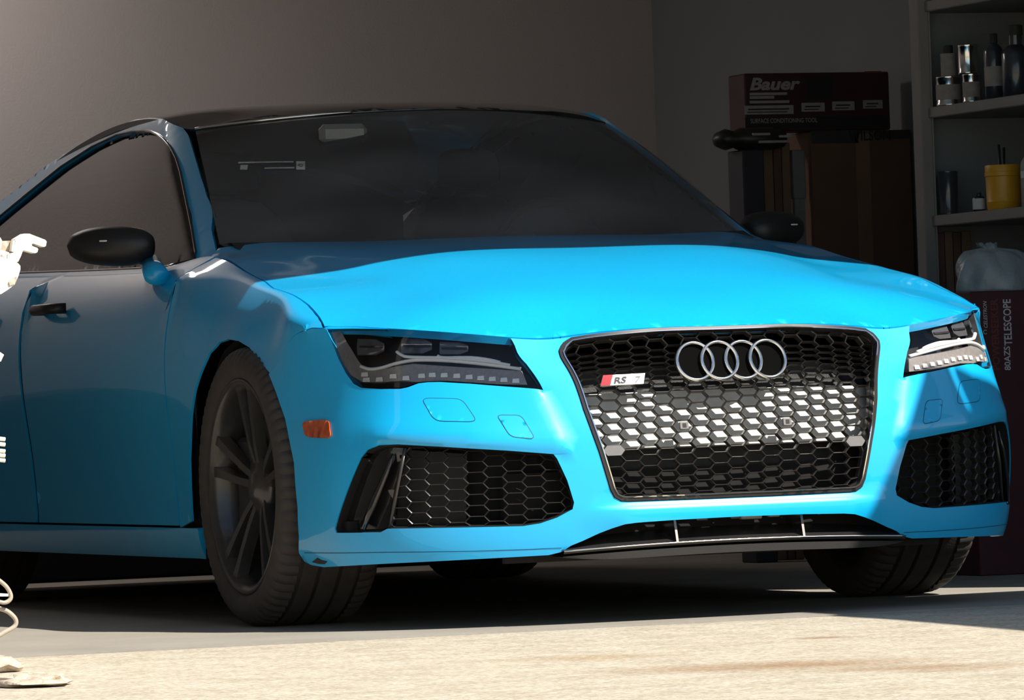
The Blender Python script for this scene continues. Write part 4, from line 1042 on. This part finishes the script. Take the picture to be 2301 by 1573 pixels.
def can(name, u, X, z0, wpx, hpx, label, band=None, capm=None, body=STEEL, taper=1.0, cat='can', group=None):
    p = at(u, 300, X=X); k = ppm(X, u); r = wpx/2/k; h = hpx/k
    o = empty(name, (p.x, p.y, z0)); tag(o, label, cat, group)
    mb = MB(); mb.lathe([(0, 0), (r*.95, 0), (r, .002), (r, .006), (r*.97, .008), (r*.97*taper, h-.008), (r*taper, h-.006), (r*taper, h-.001), (r*.93*taper, h), (r*.9*taper, h-.003), (0, h-.003)], 28)
    mb.build('body', body, o, sharp=40)
    if band:
        mb = MB(); mb.lathe([(r*.985, h*band[0]), (r*.985*((1+taper)/2), h*band[1])], 28); mb.build('label_band', band[2], o)
    if capm:
        mb = MB(); mb.lathe([(r*.62, h-.004), (r*.62, h+.02), (r*.55, h+.024), (0, h+.024)], 24); mb.build('cap', capm, o, sharp=40)
    return o, p, r, h
U1, U2_ = 1.3665, 1.0465
_, p, r, h1 = can('tin_can', 2136, 1.925, U1, 60, 65, 'wide bright tin can with grey label, left end of the upper shelf', (.2, .72, LABELM))
can('glass_jar', 2137, 1.925, U1+h1, 36, 52, 'small grey jar with black lid stacked on the widest tin can', (.1, .6, LABELM), DARK, body=LABELM, cat='jar')
_, p, r, h2 = can('tin_can', 2187, 1.935, U1, 42, 65, 'narrower tin can with grey label, beside the wide tin can', (.2, .72, LABELM))
can('tin_can', 2181, 1.935, U1+h2, 46, 66, 'plain shiny tin can stacked upon the narrower tin can')
BOTM = mat('dark_bottle', (.02, .025, .035), .25, 0, .5, noise=(30, (.03, .035, .045), .2))
def bottle(name, u, X, z0, wpx, hpx, label, m=BOTM, capm=DARK, neck=.4, shoulder=.72, band=None):
    p = at(u, 300, X=X); k = ppm(X, u); r = wpx/2/k; h = hpx/k; o = empty(name, (p.x, p.y, z0)); tag(o, label, 'bottle')
    mb = MB(); mb.lathe([(0, 0), (r*.9, 0), (r, r*.12), (r, h*shoulder), (r*.85, h*(shoulder+.06)), (r*neck, h*(shoulder+.13)), (r*neck, h*.90), (0, h*.90)], 26); mb.build('body', m, o, sharp=45)
    mb = MB(); mb.lathe([(r*neck*1.15, h*.86), (r*neck*1.15, h*.99), (r*neck, h), (0, h)], 22); mb.build('cap', capm, o, sharp=45)
    if band:
        mb = MB(); mb.lathe([(r*1.01, h*band[0]), (r*1.01, h*band[1])], 26); mb.build('label_band', band[2], o)
    return o
bottle('spray_bottle', 2239, 1.935, U1, 44, 148, 'tall dark bottle between the tin cans and the big dark jug', band=(.2, .5, LABELM))
bottle('jug', 2289, 1.96, U1, 66, 162, 'big dark jug at the right end of the upper shelf', neck=.45, shoulder=.6)
WHL = mat('white_label', (.55, .55, .53), .6, noise=(80, (.45, .5, .55), .15))
YEL = mat('yellow_plastic', (.62, .30, .012), .42, noise=(25, (.68, .34, .02), .25))
SMOKE = mat('smoky_plastic', (.035, .04, .05), .2, 0, .5, noise=(30, (.05, .055, .065), .2))
can('plastic_cup', 2126, 1.930, U2_, 42, 98, 'dark smoky plastic cup at the left end of the lower shelf', None, None, SMOKE, 1.12, 'cup')
bottle('small_bottle', 2194, 1.905, U2_, 28, 42, 'tiny bottle with white label beside the yellow tub', band=(.1, .68, WHL), shoulder=.7)
p = at(2250, 300, X=1.945); k = ppm(1.945, 2250); r = 41/k; h = 100/k
tb = empty('tub', (p.x, p.y, U2_)); tag(tb, 'yellow plastic tub on the lower shelf', 'tub')
mb = MB(); mb.lathe([(0, 0), (r*.86, 0), (r*.90, .004), (r*.93, h*.16), (r*.95, h*.18), (r*.93, h*.2), (r*.955, h*.74), (r*1.0, h*.76), (r*1.0, h*.84), (r*.97, h*.85), (r*.985, h*.98), (r*.96, h), (r*.92, h*.98), (r*.88, h*.1), (0, h*.1)], 36); mb.build('body', YEL, tb, sharp=35)
for dx, dy, hh in ((-.005, 0, 46), (.006, .012, 40)):
    br = MB(); br.tube([(p.x+dx, p.y+dy, U2_+h*.12), (p.x+dx*2, p.y+dy, U2_+h+hh/k)], .0045, 8)
    tag(br.build('brush', SATIN), 'taller dark brush handle standing in the yellow tub' if hh > 42 else 'shorter dark brush handle standing in the yellow tub', 'brush', 'brushes in the yellow tub')
bottle('spray_bottle', 2303, 1.93, U2_, 26, 130, 'clear grey bottle right of the yellow tub', m=LABELM, band=(.5, .62, WHL))
# planks under the lower shelf
WOOD = mat('raw_plank', (.16, .10, .065), .75, noise=(9, (.22, .14, .09), .2), bump=(40, .2))
WOODR = mat('reddish_plank', (.11, .055, .04), .75, noise=(9, (.15, .08, .055), .2), bump=(40, .2))
for i, (u0, u1, v0, m_) in enumerate(((2104, 2122, 524, WOODR), (2123, 2141, 520, WOOD), (2142, 2159, 522, WOODR), (2161, 2181, 519, WOOD))):
    a = at(u0, v0, X=1.90); b = at(u1, v0, X=1.90)
    mb = MB(); yb = 1.945; x0 = at(u0, 600, Y=yb).x; x1 = at(u1, 600, Y=yb).x
    x0 = max(x0, 1.909)+0.0; mb.box((at(u0, 600, Y=yb).x, yb-.010, .602), (at(u1, 600, Y=yb).x-.001, yb+.010, at(u0, v0, Y=yb).z), .002)
    tag(mb.build('plank', m_), ('leftmost', 'second', 'third', 'rightmost')[i]+' of the upright planks below the lower shelf', 'plank', 'planks below the lower shelf')

# ------------------------------------------------------------------ telescope carton with a plastic bag on it
MAROON = mat('maroon_print', (.075, .012, .018), .55, noise=(14, (.05, .012, .018), .2))
INKW = mat('white_ink', (.62, .60, .60), .6, noise=(80, (.56, .54, .54), .2)); INKR = mat('red_ink', (.17, .035, .03), .6, noise=(80, (.15, .03, .03), .2))
ty = 1.00; x0 = at(2189, 900, Y=ty).x; zt = at(2189, 655, Y=ty).z; x1 = x0+.27
tc_ = empty('telescope_carton', ((x0+x1)/2, ty+.11, FZ)); tag(tc_, 'tall maroon telescope carton standing in front of the shelf', 'carton')
def lm(px): return None
mb = MB(); mb.box((x0, ty, FZ), (x1, ty+.20, zt), .003); b_ = mb.build('box', MAROON); b_.parent = tc_; b_.matrix_parent_inverse = Matrix.Translation(-Vector(tc_.location))
def vtext(name, txt, u, v0, v1, hpx, m, par, Y, shear=0, bold=0):
    """text running upwards on a face at depth Y: baseline at column u, from v0 (low) to v1 (high)"""
    a = at(u, v0, Y=Y-.0015); b2 = at(u, v1, Y=Y-.0015); L = (b2-a).length
    me = text_mesh(txt, 1.0, shear, .0, 'LEFT', 1.0, 1.0, bold); co = np.array([v.co for v in me.vertices]); w_ = co[:, 0].max(); hh = co[:, 1].max()
    H = hpx/ (FPX/((Vector(CAM)-a).length)); 
    for v in me.vertices: v.co = (v.co.x/w_*L, v.co.y/hh*H, 0)
    o = link(name, me, m, None); d = Vector((0, 0, 1)); up = Vector((-1, 0, 0)); n = Vector((0, -1, 0))
    M_ = Matrix.Identity(4)
    for i in range(3): M_[i][0] = d[i]; M_[i][1] = up[i]; M_[i][2] = n[i]; M_[i][3] = a[i]
    o.matrix_world = M_; o.parent = par; o.matrix_parent_inverse = Matrix.Translation(-Vector(par.location)); return o
vtext('carton_text', 'CELESTRON', 2219, 738, 676, 9, INKW, tc_, ty, .25, .01)
mb = MB(); c0 = at(2214, 746, Y=ty-.0015); mb.tube([c0+Vector((math.cos(a)*.0055, 0, math.sin(a)*.0055)) for a in np.linspace(.6, 5.6, 10)], .0012, 5); mo = mb.build('carton_emblem', INKW); mo.parent = tc_; mo.matrix_parent_inverse = Matrix.Translation(-Vector(tc_.location))
vtext('carton_text', 'POWERSEEKER', 2247, 832, 671, 18, INKR, tc_, ty, 0, .02)
vtext('carton_text', '80AZS', 2271, 832, 778, 15, INKW, tc_, ty, 0, .02)
vtext('carton_text', 'TELESCOPE', 2274, 776, 672, 19, INKW, tc_, ty, 0, .02)
BAG = mat('clear_bag', (.22, .26, .28), .35, noise=(16, (.30, .34, .36), .2), bump=(25, .6))
def bag(cx_, cy_, z0, rx_, ry_, h_):
    mb = MB(); n = 40; m_ = 18; V_ = []; rr = random.Random(5)
    ph = [rr.uniform(0, 6.28) for _ in range(6)]
    for j in range(m_+1):
        t = j/m_; q = (1-t**2.2)**.55 if t < 1 else 0; q = max(q, .0)
        if t > .86: q = max(q*.35, .10+(t-.86)*.9)
        for k2 in range(n):
            a = 2*math.pi*k2/n; w_ = 1+.05*math.sin(5*a+ph[0]+3*t)+.04*math.sin(9*a+ph[1]-5*t)+.05*t*math.sin(14*a+ph[2])
            V_.append((cx_+rx_*q*w_*math.cos(a)-.05*t*t, cy_+ry_*q*w_*math.sin(a), z0+h_*t+.004*math.sin(7*a+ph[3])*t))
    mb.add(V_, [(j*n+k2, j*n+(k2+1) % n, (j+1)*n+(k2+1) % n, (j+1)*n+k2) for j in range(m_) for k2 in range(n)]+[tuple(range(n-1, -1, -1))], True)
    return mb.build('plastic_bag', BAG)
tag(bag(x0+.155, ty+.10, zt, .140, .092, .135), 'crumpled clear plastic bag lying on the maroon carton', 'bag')

# ------------------------------------------------------------------ stack behind the car, right of the back corner
BY = 3.20
CARD = mat('brown_cardboard', (.13, .070, .045), .8, noise=(6, (.16, .088, .055), .25), bump=(50, .1))
TAPE = mat('parcel_tape', (.20, .115, .075), .35, noise=(10, (.24, .14, .09), .2))
TOTE = mat('dark_tote', (.018, .018, .028), .5, noise=(10, (.025, .024, .034), .2))
def face_box(name, u0, v_top, u1, z0, dep, m, label, cat, Y=BY, group=None, bev=.004):
    xa, xb = at(u0, v_top, Y=Y).x, at(u1, v_top, Y=Y).x; zz = at((u0+u1)/2, v_top, Y=Y).z
    o = empty(name, ((xa+xb)/2, Y+dep/2, z0)); tag(o, label, cat, group)
    mb = MB(); mb.box((xa-(xa+xb)/2, -dep/2, 0), (xb-(xa+xb)/2, dep/2, zz-z0), bev); mb.build('box', m, o)
    return o, xa, xb, zz
car2, xa, xb, ztop = face_box('cardboard_carton', 1822, 293, 2046, FZ, .30, CARD, 'large brown cardboard carton behind the shelf post', 'carton')
def plate(name, u0, v0, u1, v1, m, par, Y=BY, dy=.0015, th=.001):
    """flat print on a face at depth Y, from pixel corner to pixel corner"""
    uc, vc = (u0+u1)/2, (v0+v1)/2; a = at(u0, vc, Y=Y); b = at(u1, vc, Y=Y); c = at(uc, v0, Y=Y); d = at(uc, v1, Y=Y)
    mb = MB(); mb.box((a.x, Y-dy-th, min(c.z, d.z)), (b.x, Y-dy, max(c.z, d.z))); o = mb.build(name, m); o.parent = par; o.matrix_parent_inverse = Matrix.Translation(-Vector(par.location)); return o
plate('parcel_tape', 1931, 300, 1963, 900, TAPE, car2)
DKP = mat('dark_wrap', (.028, .028, .034), .4, noise=(14, (.04, .04, .048), .2), bump=(30, .5))
plate('plastic_wrap', 1822, 293, 1928, 322, DKP, car2); plate('plastic_wrap', 1966, 293, 2044, 312, DKP, car2)
def htext(name, txt, u0, v0, u1, hpx, m, par, Y=BY, shear=0, bold=0, dy=.003):
    a = at(u0, v0, Y=Y); b = at(u1, v0, Y=Y); L = b.x-a.x; k = FPX/((Vector(CAM)-a).length)
    me = text_mesh(txt, 1.0, shear, .0, 'LEFT', 1.0, 1.0, bold); co = np.array([v.co for v in me.vertices]); w_ = co[:, 0].max()-co[:, 0].min(); hh = co[:, 1].max()
    for v in me.vertices: v.co = ((v.co.x-co[:, 0].min())/w_*L, v.co.y/hh*hpx/k, 0)
    o = link(name, me, m); M_ = Matrix.Identity(4)
    for i, c3 in enumerate((Vector((1, 0, 0)), Vector((0, 0, 1)), Vector((0, -1, 0)), Vector((a.x, Y-dy, a.z)))):
        for j in range(3): M_[j][i] = c3[j]
    o.matrix_world = M_; o.parent = par; o.matrix_parent_inverse = Matrix.Translation(-Vector(par.location)); return o
INKD = mat('dark_ink', (.012, .012, .014), .7, noise=(60, (.016, .016, .018), .2))
htext('carton_print', 'WILSON', 1906, 316, 2000, 22, INKD, car2, bold=.02, dy=.004)
tote, txa, txb, tz = face_box('storage_tote', 1668, 336, 1716, FZ, .12, TOTE, 'dark blue storage tote left of the upright boards', 'tote', 3.06)
# boards between tote and carton
for i, (u0, u1, v0, m_) in enumerate(((1718, 1744, 318, WOOD), (1746, 1763, 322, WOODR), (1765, 1783, 320, WOOD))):
    xa_, xb_ = at(u0, 400, Y=BY).x, at(u1, 400, Y=BY).x; mb = MB(); mb.box((xa_, BY+.02, FZ), (xb_, BY+.05, at(u0, v0, Y=BY).z), .002)
    tag(mb.build('board', m_), ('leftmost', 'middle', 'rightmost')[i]+' of three brown boards between tote and carton', 'board', 'boards between tote and carton')
xa_, xb_ = at(1786, 400, Y=BY).x, at(1814, 400, Y=BY).x
FOAM = mat('pale_foam', (.17, .17, .18), .8, noise=(30, (.22, .22, .23), .2))
mb = MB(); mb.box((xa_, BY+.01, at(1800, 446, Y=BY).z), (xb_, BY+.04, at(1800, 336, Y=BY).z), .003); mb.box((xa_+.004, BY+.015, FZ), (xb_-.004, BY+.035, at(1800, 444, Y=BY).z))
tag(mb.build('foam_strip', FOAM), 'pale grey foam strip beside the cardboard carton', 'foam')
# tool carton on top
BXM = mat('black_maroon_print', (.030, .008, .013), .5, noise=(5, (.060, .010, .016), .2)); BLK2 = mat('black_print', (.010, .009, .012), .5, noise=(9, (.014, .012, .016), .2))
bb, bxa, bxb, bzt = face_box('tool_carton', 1672, 163, 1997, ztop+.001, .13, BXM, 'maroon and black power tool carton lying on the stack', 'carton')
GREYI = mat('grey_ink', (.36, .34, .345), .6, noise=(90, (.30, .285, .29), .2))
plate('black_field', 1674, 262, 1995, 288, BLK2, bb); plate('black_field', 1812, 172, 1870, 222, BLK2, bb)
htext('carton_text', 'Bauer', 1684, 202, 1798, 27, GREYI, bb, shear=.25, bold=.035)
for (u0, u1, v) in ((1684, 1768, 211), (1684, 1739, 219), (1684, 1773, 229)): plate('text_line', u0, v-3, u1, v+3, GREYI, bb)
htext('carton_text', 'SURFACE CONDITIONING TOOL', 1686, 277, 1836, 10, GREYI, bb, bold=.01)
for (u0, u1, v0, v1) in ((1672, 1782, 237, 257), (1800, 1852, 231, 251), (1869, 1919, 228, 248), (1938, 1982, 225, 244)):
    pl_ = plate('white_panel', u0, v0, u1, v1, GREYI, bb, dy=.003); plate('text_line', u0+8, (v0+v1)/2-3, u1-10, (v0+v1)/2, INKD, bb, dy=.0045); plate('text_line', u0+6, (v0+v1)/2+4, u1-14, (v0+v1)/2+6, INKD, bb, dy=.0045)

plate('text_line', 1942, 160, 1980, 164, INKR, bb)
# black case lying on the tote
cc = at(1680, 318, Y=3.12); mb = MB(); xl_, xr_ = at(1604, 318, Y=3.12).x, at(1757, 318, Y=3.12).x
sec_ = [(xl_, .004), (xl_+.012, .022), (xl_+.04, .034), (xl_+.07, .026), (xl_+.09, .036), (xr_-.03, .036), (xr_, .03)]
zc_ = tz+.036
mb.tube([(x, 3.125, zc_) for x, r_ in sec_], [r_ for x, r_ in sec_], 12, flat=(1.6, 1)); tcase = mb.build('tool_case', SATIN)
tag(tcase, 'black rounded tool case lying upon the dark tote', 'case')
for (dx, w_, dz) in ((.11, .06, .012), (.13, .10, -.012), (.20, .05, .004)):
    mb = MB(); mb.box((xl_+dx, 3.125-.062, zc_+dz-.004), (xl_+dx+w_, 3.125-.052, zc_+dz+.004), .001); mb.build('case_marking', GREYI, tcase)

# ------------------------------------------------------------------ low dark box added to block light and darken the view under the car
bn = empty('dark_blocker', (-.2, 4.75, FZ)); tag(bn, 'low dark box added behind the car to darken the view beneath it', 'blocker')
mb = MB(); mb.box((-2.3, -.28, .0), (2.0, .28, .44), .01); mb.build('blocker_body', LINER, bn)
mb = MB(); mb.box((-2.32, -.30, .44), (2.02, .30, .47), .006); mb.build('blocker_top', TOTE, bn)

# ------------------------------------------------------------------ white metal fitting at the left edge of the frame
WMET = mat('white_enamel', (.80, .76, .68), .45, noise=(40, (.72, .66, .56), .12), bump=(40, .15))
RUST = mat('worn_enamel', (.35, .27, .20), .6, noise=(60, (.55, .47, .38), .12)); CABLE = mat('grey_cable', (.34, .29, .23), .5, noise=(40, (.40, .35, .28), .2))
FY = -1.35
def fp(u, v): return at(u, v, Y=FY)
fit = empty('jack_stand', (fp(-60, 1500).x, FY, FZ)); tag(fit, 'white metal stand with forked bracket and hanging cables at the left edge', 'stand')
def fpart(name, poly, dep, m, dy=0):
    mb = MB(); mb.prism([Vector((fp(u, v).x, FY+dy, fp(u, v).z)) for u, v in poly], (0, dep, 0)); o = mb.build(name, m); o.parent = fit; o.matrix_parent_inverse = Matrix.Translation(-Vector(fit.location)); return o
def ftube(name, pts, r_, m, dy=0):
    mb = MB(); q = spline([tuple(Vector((fp(u, v).x, FY+dy, fp(u, v).z))) for u, v in pts], 6); mb.tube(q, r_, 8); o = mb.build(name, m); o.parent = fit; o.matrix_parent_inverse = Matrix.Translation(-Vector(fit.location)); return o
fork = fpart('fork_bracket', [(34, 537), (54, 525), (66, 525), (102, 539), (105, 543), (103, 553), (99, 555), (75, 547), (71, 549), (73, 553), (84, 557), (86, 560), (84, 567), (79, 569), (52, 562), (47, 576), (41, 588), (36, 590), (18, 586), (18, 570), (30, 568), (33, 552)], .03, WMET)
fpart('bracket_plate', [(-40, 556), (0, 560), (22, 567), (20, 586), (-40, 572)], .04, WMET, .005)
fpart('hinge_block', [(-30, 530), (2, 533), (6, 540), (4, 558), (-30, 552)], .05, WMET, .005)
fpart('hinge_gap', [(4, 541), (28, 540), (26, 565), (3, 561)], .02, RUST, .02)
fpart('hinge_pin', [(29, 540), (35, 541), (31, 566), (26, 565)], .04, WMET)
fpart('rounded_cover', [(-60, 572), (0, 577), (38, 592), (43, 598), (43, 606), (38, 622), (30, 640), (14, 652), (0, 661), (-60, 668)], .09, WMET, -.01)
fpart('worn_patch', [(16, 634), (20, 628), (33, 622), (34, 628), (30, 638), (18, 642)], .004, RUST, -.014)
mb = MB(); c9 = fp(6.5, 575); mb.lathe([(0, -.004), (.004, -.004), (.004, .004), (0, .004)], 14, 'Y', (c9.x, FY, c9.z)); o = mb.build('rivet', RUST); o.parent = fit; o.matrix_parent_inverse = Matrix.Translation(-Vector(fit.location))
fpart('column', [(-95, 540), (-45, 540), (-40, 1500), (-100, 1500)], .05, WMET, .02)
fpart('connector_block', [(-60, 972), (2, 976), (2, 1046), (-60, 1046)], .04, WMET, .01)
for v in (985, 997, 1012, 1022, 1033): ftube('connector_pin', [(-2, v), (8, v+1), (17, v+2)], .0045, WMET, .02)
fpart('lever', [(-40, 782), (2, 790), (12, 797), (9, 803), (5, 812), (-40, 815)], .02, WMET, .01)
ftube('cable', [(-30, 1285), (-5, 1302), (14, 1318), (24, 1336), (22, 1348), (8, 1354), (-20, 1346)], .0048, CABLE)
ftube('cable', [(-30, 1352), (0, 1366), (22, 1374), (38, 1388), (42, 1400), (36, 1410), (18, 1420), (0, 1430), (-30, 1440)], .0052, CABLE, .02)
fpart('cable_clip', [(-20, 1332), (16, 1334), (16, 1340), (-20, 1340)], .01, WMET, -.01)
fpart('foot', [(-140, 1470), (2, 1472), (12, 1488), (20, 1508), (-140, 1512)], .12, RUST, -.03)
# broken bits of concrete on the driveway
CHUNK = mat('broken_concrete', (.60, .52, .42), .9, noise=(40, (.40, .30, .22), .2), bump=(60, .6))
def chunk(u, v, sx, sy, sz, label, seed):
    rr = random.Random(seed); c = at(u, v, Z=FZ-.004); mb = MB(); n, m_ = 12, 7; V_ = []
    for j in range(m_+1):
        t = math.pi*j/m_
        for k2 in range(n):
            a = 2*math.pi*k2/n; f = rr.uniform(.75, 1.15) if 0 < j < m_ else 1
            V_.append((c.x+sx*math.sin(t)*math.cos(a)*f, c.y+sy*math.sin(t)*math.sin(a)*f, max(FZ-.0045, c.z+sz*.5+sz*math.cos(t)*f*.7)))
    mb.add(V_, [(j*n+k2, (j+1)*n+k2, (j+1)*n+(k2+1) % n, j*n+(k2+1) % n) for j in range(m_) for k2 in range(n)])
    return tag(mb.build('concrete_chunk', CHUNK), label, 'rubble')
chunk(70, 1542, .085, .10, .022, 'broken concrete lump lying alone on the driveway near the stand', 1)
chunk(0, 1510, .05, .06, .026, 'broken concrete lump at the foot of the white stand', 2)
